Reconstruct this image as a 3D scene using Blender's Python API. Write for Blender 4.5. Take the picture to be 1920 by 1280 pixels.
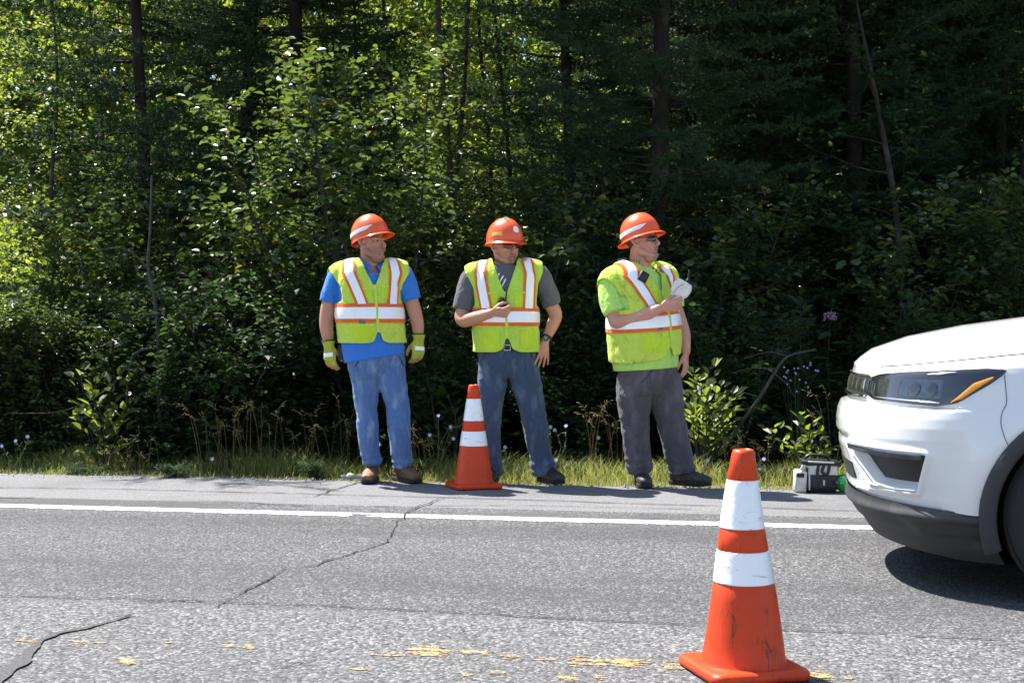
import bpy, bmesh, math, random
import numpy as np
from mathutils import Vector, Matrix
from mathutils.bvhtree import BVHTree

S = bpy.context.scene
for _o in list(bpy.data.objects):
    bpy.data.objects.remove(_o)
COL = S.collection
RNG = np.random.default_rng(7)
R = math.radians
PI = math.pi

# ---------------------------------------------------------------- camera
FPX, CAMH, HOR = 2600.0, 1.08, 618.0          # focal length in photo pixels, eye height, horizon row
cam_d = bpy.data.cameras.new('camera')
cam = bpy.data.objects.new('camera', cam_d)
COL.objects.link(cam)
cam_d.sensor_width = 36.0
cam_d.lens = FPX / 1920.0 * 36.0
cam_d.clip_start = 0.05
cam_d.clip_end = 1200.0
cam.location = (0, 0, CAMH)
cam.rotation_euler = (R(90.0) - math.atan((640.0 - HOR) / FPX), 0, 0)
S.camera = cam

# ---------------------------------------------------------------- sky, sun, exposure
SUN = Vector((-0.408, 0.359, 0.839)).normalized()
W = bpy.data.worlds.new('World')
S.world = W
W.use_nodes = True
wn = W.node_tree
sky = wn.nodes.new('ShaderNodeTexSky')
sky.sky_type = 'NISHITA'
sky.sun_disc = False
sky.sun_elevation = math.asin(SUN.z)
sky.sun_rotation = math.atan2(SUN.x, SUN.y)
sky.altitude = 300
sky.air_density = 1.0
sky.dust_density = 1.2
sky.ozone_density = 1.0
wn.links.new(sky.outputs[0], wn.nodes['Background'].inputs[0])
wn.nodes['Background'].inputs[1].default_value = 0.10
sun_d = bpy.data.lights.new('sun', 'SUN')
sun_d.energy = 5.0
sun_d.angle = R(0.53)
sun_d.color = (1.0, 0.96, 0.90)
sun = bpy.data.objects.new('sun', sun_d)
COL.objects.link(sun)
sun.rotation_euler = SUN.to_track_quat('Z', 'Y').to_euler()
sun.location = SUN * 60
S.view_settings.view_transform = 'Standard'
S.view_settings.look = 'None'
S.view_settings.gamma = 1.0
S.view_settings.exposure = 1.45
try:
    S.view_settings.use_curve_mapping = False
except Exception:
    pass
S.render.engine = 'CYCLES'
S.cycles.use_denoising = True
S.cycles.max_bounces = 8
S.cycles.diffuse_bounces = 4
S.cycles.glossy_bounces = 3
S.cycles.transmission_bounces = 6
S.cycles.transparent_max_bounces = 8
S.cycles.caustics_reflective = False
S.cycles.caustics_refractive = False
S.cycles.sample_clamp_indirect = 6.0

# ---------------------------------------------------------------- helpers
def ground(px, py, z=0.0):
    """photo pixel of a point at height z -> world point"""
    d = FPX * (CAMH - z) / (py - HOR)
    return Vector(((px - 960.0) / FPX * d, d, z))

def at(px, py, d):
    """photo pixel and distance along the view axis -> world point"""
    return Vector(((px - 960.0) / FPX * d, d, CAMH - (py - HOR) / FPX * d))

YAW = R(-10.6)                                   # the road runs a little towards the camera at the right
UX, UY = math.cos(YAW), math.sin(YAW)
def road_pt(u, n, z=0.0):
    return Vector((u * UX - n * UY, u * UY + n * UX, z))
def to_road(p):
    return (p[0] * UX + p[1] * UY, -p[0] * UY + p[1] * UX)

class Geo:
    def __init__(s):
        s.v, s.f, s.m, s.n = [], [], [], 0
    def add(s, v, f, mi=0):
        v = np.asarray(v, float).reshape(-1, 3)
        s.v.append(v)
        for q in f:
            s.f.append([i + s.n for i in q])
            s.m.append(mi)
        s.n += len(v)
        return s
    def mesh(s, name='m', smooth=True, mats=()):
        me = bpy.data.meshes.new(name)
        v = np.concatenate(s.v) if s.v else np.zeros((0, 3))
        me.from_pydata(v.tolist(), [], s.f)
        for m in mats:
            me.materials.append(m)
        if len(mats) > 1:
            me.polygons.foreach_set('material_index', np.array(s.m, dtype=np.int32))
        if smooth:
            me.polygons.foreach_set('use_smooth', np.ones(len(me.polygons), dtype=bool))
        me.update()
        return me

def fast_mesh(name, v, f, mats=(), mi=None, smooth=False):
    """numpy verts (N,3) and faces (M,k) of equal size -> mesh"""
    v = np.ascontiguousarray(v, dtype=np.float32); f = np.ascontiguousarray(f, dtype=np.int32)
    me = bpy.data.meshes.new(name)
    k = f.shape[1]
    me.vertices.add(len(v)); me.vertices.foreach_set('co', v.ravel())
    me.loops.add(f.size); me.loops.foreach_set('vertex_index', f.ravel())
    me.polygons.add(len(f))
    me.polygons.foreach_set('loop_start', np.arange(0, f.size, k, dtype=np.int32))
    me.polygons.foreach_set('loop_total', np.full(len(f), k, dtype=np.int32))
    for m in mats:
        me.materials.append(m)
    if mi is not None:
        me.polygons.foreach_set('material_index', np.ascontiguousarray(mi, dtype=np.int32))
    me.polygons.foreach_set('use_smooth', np.full(len(f), smooth, dtype=bool))
    me.update(calc_edges=True)
    me.validate()
    return me

def obj(name, me, mat=None, parent=None, loc=None, rot=None, label=None, cat=None, group=None, kind=None):
    o = bpy.data.objects.new(name, me)
    COL.objects.link(o)
    if mat is not None and me is not None and len(me.materials) == 0:
        me.materials.append(mat)
    if parent is not None:
        o.parent = parent
    if loc is not None:
        o.location = loc
    if rot is not None:
        o.rotation_euler = rot
    if label: o['label'] = label
    if cat: o['category'] = cat
    if group: o['group'] = group
    if kind: o['kind'] = kind
    return o

def thing(name, label, cat, loc=(0, 0, 0), rot=(0, 0, 0), group=None):
    return obj(name, None, None, None, loc, rot, label, cat, group)

def catmull(P, m):
    P = np.asarray(P, float)
    if len(P) == 2 or m <= 1:
        t = np.linspace(0, 1, max(m, 1) * (len(P) - 1) + 1)
        idx = t * (len(P) - 1)
        i = np.minimum(idx.astype(int), len(P) - 2)
        fr = (idx - i)[:, None]
        return P[i] * (1 - fr) + P[i + 1] * fr
    A = np.vstack([2 * P[0] - P[1], P, 2 * P[-1] - P[-2]])
    out = []
    for i in range(1, len(A) - 2):
        p0, p1, p2, p3 = A[i - 1], A[i], A[i + 1], A[i + 2]
        for k in range(m):
            t = k / m
            out.append(0.5 * ((2 * p1) + (-p0 + p2) * t + (2 * p0 - 5 * p1 + 4 * p2 - p3) * t * t + (-p0 + 3 * p1 - 3 * p2 + p3) * t ** 3))
    out.append(P[-1])
    return np.array(out)

def sweep(pts, rad, seg=10, ref=(1, 0, 0), m=4, cap='round', sup=2.0):
    """tube through pts; rad is a number or (side, front) per point"""
    P = np.asarray(pts, float)
    r = np.asarray([(q, q) if np.isscalar(q) else tuple(q) for q in rad], float)
    A = catmull(np.hstack([P, r]), m)
    P, r = A[:, :3], np.maximum(A[:, 3:], 1e-4)
    T = np.gradient(P, axis=0)
    T /= np.linalg.norm(T, axis=1)[:, None] + 1e-12
    rf = np.asarray(ref, float)
    V, Fc = [], []
    a = np.linspace(0, 2 * PI, seg, endpoint=False)
    ca, sa = np.cos(a), np.sin(a)
    if sup != 2.0:
        ca = np.sign(ca) * np.abs(ca) ** (2 / sup); sa = np.sign(sa) * np.abs(sa) ** (2 / sup)
    rows = []
    def ring(p, t, rr):
        s = rf - np.dot(rf, t) * t
        if np.linalg.norm(s) < 1e-3:
            alt = np.array([0, 1, 0.3]); s = alt - np.dot(alt, t) * t
        s /= np.linalg.norm(s)
        q = np.cross(t, s)
        rows.append(p + np.outer(ca * rr[0], s) + np.outer(sa * rr[1], q))
    n = len(P)
    if cap == 'round':
        for k in (0.12, 0.5, 0.84):
            h = math.sqrt(1 - k * k)
            ring(P[0] - T[0] * min(r[0]) * h, T[0], r[0] * k)
    for i in range(n):
        ring(P[i], T[i], r[i])
    if cap == 'round':
        for k in (0.84, 0.5, 0.12):
            h = math.sqrt(1 - k * k)
            ring(P[-1] + T[-1] * min(r[-1]) * h, T[-1], r[-1] * k)
    V = np.concatenate(rows)
    for i in range(len(rows) - 1):
        for j in range(seg):
            k = (j + 1) % seg
            Fc.append((i * seg + j, i * seg + k, (i + 1) * seg + k, (i + 1) * seg + j))
    if cap:
        Fc.append(tuple(range(seg))[::-1])
        Fc.append(tuple((len(rows) - 1) * seg + j for j in range(seg)))
    return V, Fc

def ellipsoid(c, r, nu=16, nv=10, M=None):
    V, Fc = [], []
    for i in range(nv + 1):
        th = PI * i / nv
        th = min(max(th, 0.06), PI - 0.06)
        for j in range(nu):
            ph = 2 * PI * j / nu
            V.append((r[0] * math.sin(th) * math.cos(ph), r[1] * math.sin(th) * math.sin(ph), r[2] * math.cos(th)))
    for i in range(nv):
        for j in range(nu):
            k = (j + 1) % nu
            Fc.append((i * nu + j, (i + 1) * nu + j, (i + 1) * nu + k, i * nu + k))
    Fc.append(tuple(range(nu)))
    Fc.append(tuple(nv * nu + j for j in range(nu))[::-1])
    V = np.array(V)
    if M is not None:
        V = V @ np.array(M.to_3x3()).T
    return V + np.array(c), Fc

def box(c, h, taper=1.0):
    """box with half sizes h, bevelled by shrinking caps"""
    x, y, z = h
    b = min(h) * 0.22
    V = []
    for (zz, q) in ((-z, b), (-z + b, 0), (z - b, 0), (z, b)):
        k = taper if zz > 0 else 1.0
        X, Y = x * k, y * k
        for (sx, sy) in ((-1, -1), (1, -1), (1, 1), (-1, 1)):
            V.append((sx * (X - q) , sy * (Y - q - (b * 0.8 if q == 0 else 0)), zz))
            V.append((sx * (X - q - (b * 0.8 if q == 0 else 0)), sy * (Y - q), zz))
    # order corners so each ring is a convex octagon
    rings = []
    for i in range(4):
        q = V[i * 8:(i + 1) * 8]
        o = [q[1], q[3], q[2], q[4], q[5], q[7], q[6], q[0]]
        rings.append(o)
    VV = [p for q in rings for p in q]
    Fc = []
    for i in range(3):
        for j in range(8):
            k = (j + 1) % 8
            Fc.append((i * 8 + j, i * 8 + k, (i + 1) * 8 + k, (i + 1) * 8 + j))
    Fc.append(tuple(range(8))[::-1]); Fc.append(tuple(range(24, 32)))
    return np.array(VV) + np.array(c), Fc

def grid(P):
    """P (n,m,3) -> verts, faces"""
    n, m = P.shape[:2]
    i, j = np.meshgrid(np.arange(n - 1), np.arange(m - 1), indexing='ij')
    a = (i * m + j).ravel()
    return P.reshape(-1, 3), np.stack([a, a + m, a + m + 1, a + 1], 1).tolist()

def xf(v, M):
    v = np.asarray(v, float)
    A = np.array(M)
    return v @ A[:3, :3].T + A[:3, 3]

def remesh(geo, voxel=0.006, smooth=2, fac=0.5, dec=None):
    me = geo.mesh('tmp')
    o = bpy.data.objects.new('tmp', me)
    COL.objects.link(o)
    mo = o.modifiers.new('r', 'REMESH'); mo.mode = 'VOXEL'; mo.voxel_size = voxel; mo.use_smooth_shade = True
    if smooth:
        sm = o.modifiers.new('s', 'SMOOTH'); sm.iterations = smooth; sm.factor = fac
    if dec:
        de = o.modifiers.new('d', 'DECIMATE'); de.ratio = dec
    dg = bpy.context.evaluated_depsgraph_get()
    out = bpy.data.meshes.new_from_object(o.evaluated_get(dg))
    bpy.data.objects.remove(o); bpy.data.meshes.remove(me)
    out.materials.clear()
    out.polygons.foreach_set('use_smooth', np.ones(len(out.polygons), dtype=bool))
    return out

def get_v(me):
    a = np.empty(len(me.vertices) * 3, np.float32); me.vertices.foreach_get('co', a)
    return a.reshape(-1, 3).astype(float)
def get_n(me):
    a = np.empty(len(me.vertices) * 3, np.float32); me.vertices.foreach_get('normal', a)
    return a.reshape(-1, 3).astype(float)
def set_v(me, v):
    me.vertices.foreach_set('co', np.ascontiguousarray(v, dtype=np.float32).ravel()); me.update()

def vnoise(p, seed=0, octv=3, lac=2.0, gain=0.5):
    """value noise on (N,k) points, about -1..1"""
    p = np.asarray(p, float)
    if p.shape[1] == 2:
        p = np.hstack([p, np.zeros((len(p), 1))])
    out = np.zeros(len(p)); amp = 1.0; tot = 0
    for o in range(octv):
        q = p * lac ** o + seed * 17.31 + o * 5.7
        i = np.floor(q).astype(np.int64); fr = q - i
        fr = fr * fr * (3 - 2 * fr)
        def h(a, b, c):
            n = (a * 374761393 + b * 668265263 + c * 2147483647 + seed * 1274126177) & 0xffffffff
            n = ((n ^ (n >> 13)) * 1274126177) & 0xffffffff
            n = n ^ (n >> 16)
            return (n & 0xffff) / 32767.5 - 1
        x, y, z = i.T
        u, v, w = fr.T
        def L(a, b, t): return a + (b - a) * t
        r = L(L(L(h(x, y, z), h(x + 1, y, z), u), L(h(x, y + 1, z), h(x + 1, y + 1, z), u), v),
              L(L(h(x, y, z + 1), h(x + 1, y, z + 1), u), L(h(x, y + 1, z + 1), h(x + 1, y + 1, z + 1), u), v), w)
        out += amp * r; tot += amp; amp *= gain
    return out / tot

# ---------------------------------------------------------------- materials
class NT:
    def __init__(s, name):
        s.m = bpy.data.materials.new(name); s.m.use_nodes = True
        s.t = s.m.node_tree; s.t.nodes.clear()
        s.out = s.t.nodes.new('ShaderNodeOutputMaterial')
    def n(s, typ, **kw):
        nd = s.t.nodes.new('ShaderNode' + typ)
        for k, v in kw.items():
            setattr(nd, k, v)
        return nd
    def l(s, a, b):
        s.t.links.new(a, b)
    def mix(s, fac, a, b, blend='MIX'):
        nd = s.n('Mix', data_type='RGBA', blend_type=blend)
        for k, v in ((0, fac), (6, a), (7, b)):
            s.put(nd.inputs[k], v)
        return nd.outputs[2]
    def put(s, sock, v):
        if isinstance(v, bpy.types.NodeSocket):
            s.l(v, sock)
        elif isinstance(v, tuple) and len(v) == 3 and sock.type == 'RGBA':
            sock.default_value = (*v, 1)
        else:
            sock.default_value = v
    def math(s, op, a, b=0.0, clamp=False):
        nd = s.n('Math', operation=op); nd.use_clamp = clamp
        s.put(nd.inputs[0], a); s.put(nd.inputs[1], b)
        return nd.outputs[0]
    def ramp(s, fac, lo, hi):
        nd = s.n('MapRange'); nd.interpolation_type = 'SMOOTHSTEP'
        s.l(fac, nd.inputs[0]); nd.inputs[1].default_value = lo; nd.inputs[2].default_value = hi
        return nd.outputs[0]
    def coord(s, which='Object', scale=(1, 1, 1), rot=(0, 0, 0)):
        c = s.n('TexCoord'); mp = s.n('Mapping')
        mp.inputs['Scale'].default_value = scale; mp.inputs['Rotation'].default_value = rot
        s.l(c.outputs[which], mp.inputs['Vector'])
        return mp.outputs[0]
    def noise(s, vec, scale=5, detail=3, rough=0.55, dist=0.0):
        nd = s.n('TexNoise'); s.l(vec, nd.inputs['Vector'])
        nd.inputs['Scale'].default_value = scale; nd.inputs['Detail'].default_value = detail
        nd.inputs['Roughness'].default_value = rough; nd.inputs['Distortion'].default_value = dist
        return nd
    def voro(s, vec, scale=50, feature='F1'):
        nd = s.n('TexVoronoi', feature=feature); s.l(vec, nd.inputs['Vector'])
        nd.inputs['Scale'].default_value = scale
        return nd
    def bump(s, height, strength=0.3, dist=0.01, normal=None):
        nd = s.n('Bump'); nd.inputs['Strength'].default_value = strength; nd.inputs['Distance'].default_value = dist
        s.l(height, nd.inputs['Height'])
        if normal is not None: s.l(normal, nd.inputs['Normal'])
        return nd.outputs[0]
    def bsdf(s, color, rough=0.6, metal=0.0, spec=0.5, normal=None, **kw):
        nd = s.n('BsdfPrincipled')
        s.put(nd.inputs['Base Color'], color); s.put(nd.inputs['Roughness'], rough); s.put(nd.inputs['Metallic'], metal)
        s.put(nd.inputs['Specular IOR Level'], spec)
        if normal is not None: s.l(normal, nd.inputs['Normal'])
        for k, v in kw.items():
            s.put(nd.inputs[k.replace('_', ' ')], v)
        return nd.outputs[0]
    def done(s, sh):
        s.l(sh, s.out.inputs[0]); return s.m

def scale3(c, k): return tuple(min(1.0, x * k) for x in c)

def pmat(name, col, rough=0.6, metal=0.0, var=0.15, vscale=6, bump=0.0, bscale=40, spec=0.5, dirt=None, dscale=4, damt=0.5, **kw):
    t = NT(name)
    v = t.coord()
    nz = t.noise(v, vscale, 4, 0.6)
    c = t.mix(nz.outputs[0], scale3(col, 1 - var), scale3(col, 1 + var))
    if dirt is not None:
        d = t.noise(v, dscale, 6, 0.65, 0.4)
        c = t.mix(t.math('MULTIPLY', t.ramp(d.outputs[0], 0.5, 0.72), damt), c, dirt)
    nrm = None
    if bump:
        b = t.noise(v, bscale, 4, 0.6)
        nrm = t.bump(b.outputs[0], bump, 0.01)
    return t.done(t.bsdf(c, rough, metal, spec, nrm, **kw))
# ================================================================ ground and road
N_EDGE, N_SEAM, N_LINE, N_MID, N_YEL = 9.56, 8.20, 7.78, 5.11, 4.45

def terrain_h(x, y):
    """height of the ground away from the road"""
    u = x * UX + y * UY; n = -x * UY + y * UX
    h = np.where(n > N_EDGE, -0.03 - 0.22 * np.clip((n - 10.2) / 2.0, 0, 1) , -0.06)
    rise = np.clip(n - 15.0, 0, None)
    h = h + 0.21 * rise ** 1.06 * np.clip(rise / 6.0, 0, 1)
    h = h + 0.12 * vnoise(np.stack([x * 0.35, y * 0.35], -1).reshape(-1, 2), 3, 2).reshape(np.shape(x)) * np.clip((n - 10.5) / 3, 0, 1)
    return h

def m_ground():
    t = NT('forest floor')
    v = t.coord()
    a = t.noise(v, 0.7, 5, 0.6); b = t.noise(v, 14, 5, 0.7)
    c = t.mix(b.outputs[0], (0.035, 0.028, 0.016), (0.11, 0.085, 0.045))
    g = t.mix(b.outputs[0], (0.05, 0.075, 0.016), (0.13, 0.15, 0.04))
    c = t.mix(t.ramp(a.outputs[0], 0.4, 0.6), c, g)
    sep = t.n('SeparateXYZ'); t.l(t.coord('Object', (1, 1, 1), (0, 0, -YAW)), sep.inputs[0])
    nv = t.math('ADD', sep.outputs[1], t.math('MULTIPLY', t.math('SUBTRACT', a.outputs[0], 0.5), 0.8))
    c = t.mix(t.math('MULTIPLY', t.math('SUBTRACT', 1.0, t.ramp(nv, 10.2, 11.0)), 0.9), c, t.mix(b.outputs[0], (0.12, 0.105, 0.05), (0.24, 0.21, 0.11)))
    return t.done(t.bsdf(c, 0.95, 0, 0.2, t.bump(b.outputs[0], 0.8, 0.05)))

ax = np.concatenate([np.linspace(-400, -30, 16)[:-1], np.linspace(-30, 30, 81), np.linspace(30, 400, 16)[1:]])
ay = np.concatenate([np.linspace(-300, -10, 12)[:-1], np.linspace(-10, 60, 101), np.linspace(60, 400, 16)[1:]])
gx, gy = np.meshgrid(ax, ay, indexing='ij')
gz = np.minimum(terrain_h(gx, gy), 14.0)
v, f = grid(np.stack([gx, gy, gz], -1))
g = Geo().add(v, f)
obj('ground', g.mesh('ground'), m_ground(), kind='structure')

def m_asphalt():
    t = NT('worn asphalt')
    v = t.coord()
    sep = t.n('SeparateXYZ'); t.l(v, sep.inputs[0])
    wob = t.noise(v, 1.3, 3, 0.6)
    nn = t.math('ADD', sep.outputs[1], t.math('MULTIPLY', t.math('SUBTRACT', wob.outputs[0], 0.5), 0.06))
    vs = t.voro(v, 110); vb = t.voro(v, 96)
    sc = t.n('SeparateColor'); t.l(vs.outputs['Color'], sc.inputs[0])
    sc2 = t.n('SeparateColor'); t.l(vb.outputs['Color'], sc2.inputs[0])
    fine = t.mix(sc.outputs[0], (0.046, 0.046, 0.048), (0.130, 0.130, 0.131))
    fine = t.mix(t.ramp(sc.outputs[1], 0.84, 0.9), fine, (0.22, 0.219, 0.215))
    coarse = t.mix(sc2.outputs[0], (0.050, 0.050, 0.052), (0.165, 0.165, 0.163))
    coarse = t.mix(t.ramp(sc2.outputs[1], 0.82, 0.9), coarse, (0.25, 0.248, 0.243))
    cmask = t.math('SUBTRACT', 1.0, t.ramp(nn, N_MID - 0.05, N_MID + 0.03))
    c = t.mix(cmask, fine, coarse)
    # lighter shoulder, a dark old strip outside the edge line, two polished wheel tracks
    sh = t.ramp(nn, N_SEAM - 0.02, N_SEAM + 0.02)
    c = t.mix(t.math('MULTIPLY', sh, 0.55), c, (0.23, 0.228, 0.225))
    dk = t.math('MULTIPLY', t.ramp(nn, N_LINE + 0.06, N_LINE + 0.12), t.math('SUBTRACT', 1.0, sh))
    big = t.noise(t.coord('Object', (0.5, 2.4, 1)), 1.2, 5, 0.6)
    c = t.mix(t.math('MULTIPLY', dk, t.ramp(big.outputs[0], 0.42, 0.6)), c, (0.085, 0.085, 0.088))
    tr = t.math('ADD', t.math('SUBTRACT', 1.0, t.ramp(t.math('ABSOLUTE', t.math('SUBTRACT', nn, 5.75)), 0.1, 0.55)),
                t.math('SUBTRACT', 1.0, t.ramp(t.math('ABSOLUTE', t.math('SUBTRACT', nn, 7.3)), 0.1, 0.45)))
    c = t.mix(t.math('MULTIPLY', t.math('MULTIPLY', tr, t.ramp(big.outputs[0], 0.3, 0.6)), 0.42), c, (0.052, 0.052, 0.055))
    blot = t.noise(v, 0.9, 6, 0.65)
    c = t.mix(t.math('MULTIPLY', t.ramp(blot.outputs[0], 0.45, 0.7), 0.28), c, (0.06, 0.06, 0.062))
    inv = t.math('SUBTRACT', 1.0, vs.outputs['Distance'])
    inv2 = t.math('SUBTRACT', 1.0, vb.outputs['Distance'])
    hmix = t.n('Mix', data_type='FLOAT'); t.l(cmask, hmix.inputs[0]); t.l(inv, hmix.inputs[2]); t.l(inv2, hmix.inputs[3])
    fz = t.noise(v, 300, 2, 0.5)
    hh = t.math('ADD', hmix.outputs[0], t.math('MULTIPLY', fz.outputs[0], 0.35))
    nrm = t.bump(hh, 0.5, 0.008)
    return t.done(t.bsdf(t.mix(1.0, c, (0.98, 0.98, 1.0), 'MULTIPLY'), 0.85, 0, 0.12, nrm))

M_ASPH = m_asphalt()
us = np.concatenate([np.linspace(-300, -12, 8)[:-1], np.linspace(-12, 12, 240), np.linspace(12, 300, 8)[1:]])
ns = np.concatenate([[1.2, 2.5, 3.5, 5, 6.5, 8, 9.2]])
rag = 0.035 * vnoise(np.stack([us * 3.1, us * 0], 1), 5, 4) + 0.02 * vnoise(np.stack([us * 14, us * 0], 1), 6, 2)
P = np.zeros((len(us), len(ns) + 3, 3))
P[:, :len(ns), 0] = us[:, None]; P[:, :len(ns), 1] = ns[None]
P[:, -3, 0] = P[:, -2, 0] = P[:, -1, 0] = us
P[:, -3, 1] = N_EDGE + rag - 0.03; P[:, -2, 1] = N_EDGE + rag; P[:, -1, 1] = N_EDGE + rag + 0.02
P[:, -2, 2] = -0.008; P[:, -1, 2] = -0.12
v, f = grid(P)
road = obj('road', Geo().add(v, f).mesh('road', smooth=False), M_ASPH, rot=(0, 0, YAW), kind='structure')

def flecks(u0, u1, n0, n1, cell, keep, z, slope=0.0):
    """paint broken into flakes: small squares where keep(u, n) > 0"""
    uu = np.arange(u0, u1, cell); nn = np.arange(n0, n1, cell)
    U, N = np.meshgrid(uu, nn, indexing='ij')
    U = U.ravel(); N = N.ravel()
    k = keep(U, N) > 0
    U, N = U[k], N[k]
    j = lambda a, b: 0.22 * cell * vnoise(np.stack([a * 57.0 / cell * 0.01, b * 57 / cell * 0.01], 1), 9, 1)
    V = []
    for (du, dn) in ((0, 0), (1, 0), (1, 1), (0, 1)):
        a = U + du * cell; b = N + dn * cell
        V.append(np.stack([a + 0.3 * cell * np.sin(a * 911 + b * 373), b + slope * a + 0.3 * cell * np.sin(a * 577 - b * 811), np.full(len(a), z)], 1))
    v = np.stack(V, 1).reshape(-1, 3)
    f = np.arange(len(v)).reshape(-1, 4)
    return v, f

def m_paint_worn(name, col, grey, thr):
    t = NT(name)
    v = t.coord()
    vo = t.voro(v, 95); sc = t.n('SeparateColor'); t.l(vo.outputs['Color'], sc.inputs[0])
    a = t.noise(v, 9, 5, 0.65); b = t.noise(v, 60, 3, 0.6)
    c = t.mix(b.outputs[0], scale3(col, 0.82), scale3(col, 1.15))
    k = t.ramp(t.math('ADD', sc.outputs[0], t.math('MULTIPLY', t.math('SUBTRACT', a.outputs[0], 0.5), 1.2)), thr, thr + 0.12)
    c = t.mix(k, c, grey)
    h = t.math('SUBTRACT', 1.0, vo.outputs['Distance'])
    return t.done(t.bsdf(c, 0.65, 0, 0.35, t.bump(h, 0.45, 0.008)))
M_WHITE_PAINT = m_paint_worn('white road paint', (0.78, 0.77, 0.73), (0.2, 0.2, 0.2), 0.76)
M_YEL_PAINT = m_paint_worn('yellow road paint', (0.50, 0.30, 0.10), (0.12, 0.115, 0.11), 0.42)
def kw(U, N):
    e = np.minimum(N - (N_LINE - 0.075), (N_LINE + 0.075) - N)
    e = e + 0.011 * vnoise(np.stack([U * 22, N * 22], 1), 11, 3)
    w = vnoise(np.stack([U * 1.1, N * 5], 1), 12, 3) + 0.75 + 0.55 * vnoise(np.stack([U * 40, N * 60], 1), 13, 2)
    gap = np.abs(U + 2.36) - 0.05 * (1 + vnoise(np.stack([U * 9, N * 30], 1), 14, 2))
    return np.minimum(np.minimum(e, w), np.where(N < N_LINE + 0.03, gap, 1))
v, f = flecks(-12, 12, N_LINE - 0.10, N_LINE + 0.10, 0.012, kw, 0.0025)
obj('edge_line', fast_mesh('edge_line', v, f), M_WHITE_PAINT, road)
YEL = [(20, 78, 1203, 4), (118, 190, 1205, 4), (150, 205, 1206, 3), (213, 257, 1241, 7), (412, 442, 1212, 3), (450, 482, 1215, 5), (690, 765, 1229, 3), (752, 850, 1223, 10), (845, 928, 1224, 4), (930, 980, 1232, 4), (858, 888, 1267, 5), (908, 952, 1264, 5),
       (1003, 1062, 1239, 3), (1038, 1222, 1244, 9), (1235, 1292, 1250, 9), (1033, 1088, 1273, 7), (1105, 1142, 1272, 6), (1502, 1565, 1270, 9), (1583, 1602, 1272, 4), (640, 700, 1256, 2), (300, 330, 1206, 2), (1600, 1700, 1290, 8), (-160, -40, 1200, 6), (1750, 1900, 1300, 8)]
def ky(U, N):
    P_ = np.stack([U * UX - N * UY, U * UY + N * UX], 1)
    px = 960 + FPX * P_[:, 0] / P_[:, 1]; py = HOR + FPX * CAMH / P_[:, 1]
    nz = 1.1 * vnoise(np.stack([U * 8, N * 110], 1), 23, 4) + 1.0 * vnoise(np.stack([U * 40, N * 150], 1), 24, 2)
    best = np.full(len(U), -9.0)
    for x0, x1, yc, hh in YEL:
        e = 1 - (np.abs(px - (x0 + x1) / 2) / ((x1 - x0) / 2)) ** 2.5 - (np.abs(py - yc - 0.03 * (px - (x0 + x1) / 2)) / (hh * 1.15)) ** 2
        best = np.maximum(best, e)
    return best + nz - 0.58
v, f = flecks(-3.2, 3.2, 3.6, 4.8, 0.0045, ky, 0.0025)
obj('yellow_line', fast_mesh('yellow_line', v, f), M_YEL_PAINT, road)

# cracks and tar: dark ribbons with ragged width
M_CRACK = pmat('crack', (0.028, 0.028, 0.029), 0.95, var=0.3, vscale=80, spec=0.1)
M_TAR = pmat('crack sealer', (0.036, 0.036, 0.040), 0.5, var=0.2, vscale=30, bump=0.3, bscale=60)
def ribbon(pix, width, seed, step=0.02, amp=0.02, z=0.005, brk=-2.0):
    pts = np.array([to_road(ground(*p)) for p in pix])
    d = np.concatenate([[0], np.cumsum(np.linalg.norm(np.diff(pts, axis=0), axis=1))])
    s = np.arange(0, d[-1], step)
    Q = np.stack([np.interp(s, d, pts[:, 0]), np.interp(s, d, pts[:, 1])], 1)
    Q[:, 0] += amp * vnoise(np.stack([s * 6, s * 0], 1), seed, 4)
    Q[:, 1] += amp * vnoise(np.stack([s * 6, s * 0 + 9], 1), seed + 1, 4)
    T = np.gradient(Q, axis=0); T /= np.linalg.norm(T, axis=1)[:, None]
    Nn = np.stack([-T[:, 1], T[:, 0]], 1)
    wv = width if np.isscalar(width) else np.interp(s / d[-1], np.linspace(0, 1, len(width)), width)
    w = 0.62 * wv * (0.62 + 0.75 * vnoise(np.stack([s * 9, s * 0], 1), seed + 2, 4))
    mask = vnoise(np.stack([s * 2.2, s * 0], 1), seed + 3, 3) > brk
    w = np.where(mask, np.maximum(w, 0.0012), 0.0003)
    P = np.zeros((len(s), 2, 3)); P[:, 0, :2] = Q - Nn * w[:, None] / 2; P[:, 1, :2] = Q + Nn * w[:, None] / 2; P[..., 2] = z
    v, f = grid(P)
    return v, f
def crack(name, mat, *a, **k):
    v, f = ribbon(*a, **k)
    obj(name, Geo().add(v, f).mesh(name, smooth=False), mat, road)
crack('crack', M_CRACK, [(682, 903), (640, 915), (585, 932)], [0.035, 0.02], 41, amp=0.03)
crack('crack', M_CRACK, [(905, 925), (820, 938), (780, 955), (745, 977)], [0.008, 0.022, 0.03, 0.014], 42, amp=0.04, z=0.009)
crack('crack', M_CRACK, [(748, 975), (725, 1018), (650, 1042), (590, 1062), (530, 1068)], [0.008, 0.012, 0.02, 0.024, 0.016], 43, amp=0.035)
crack('crack', M_CRACK, [(530, 1068), (480, 1100), (425, 1128), (402, 1145)], [0.008, 0.019, 0.015, 0.008], 44, amp=0.04)
crack('crack', M_CRACK, [(-60, 1117), (250, 1124), (420, 1131), (640, 1138), (960, 1155), (1320, 1176), (1700, 1192), (1990, 1208)], 0.02, 45, amp=0.02, brk=-0.5)
crack('crack', M_CRACK, [(260, 1131), (330, 1128), (385, 1128)], 0.022, 46, amp=0.02)
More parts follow.
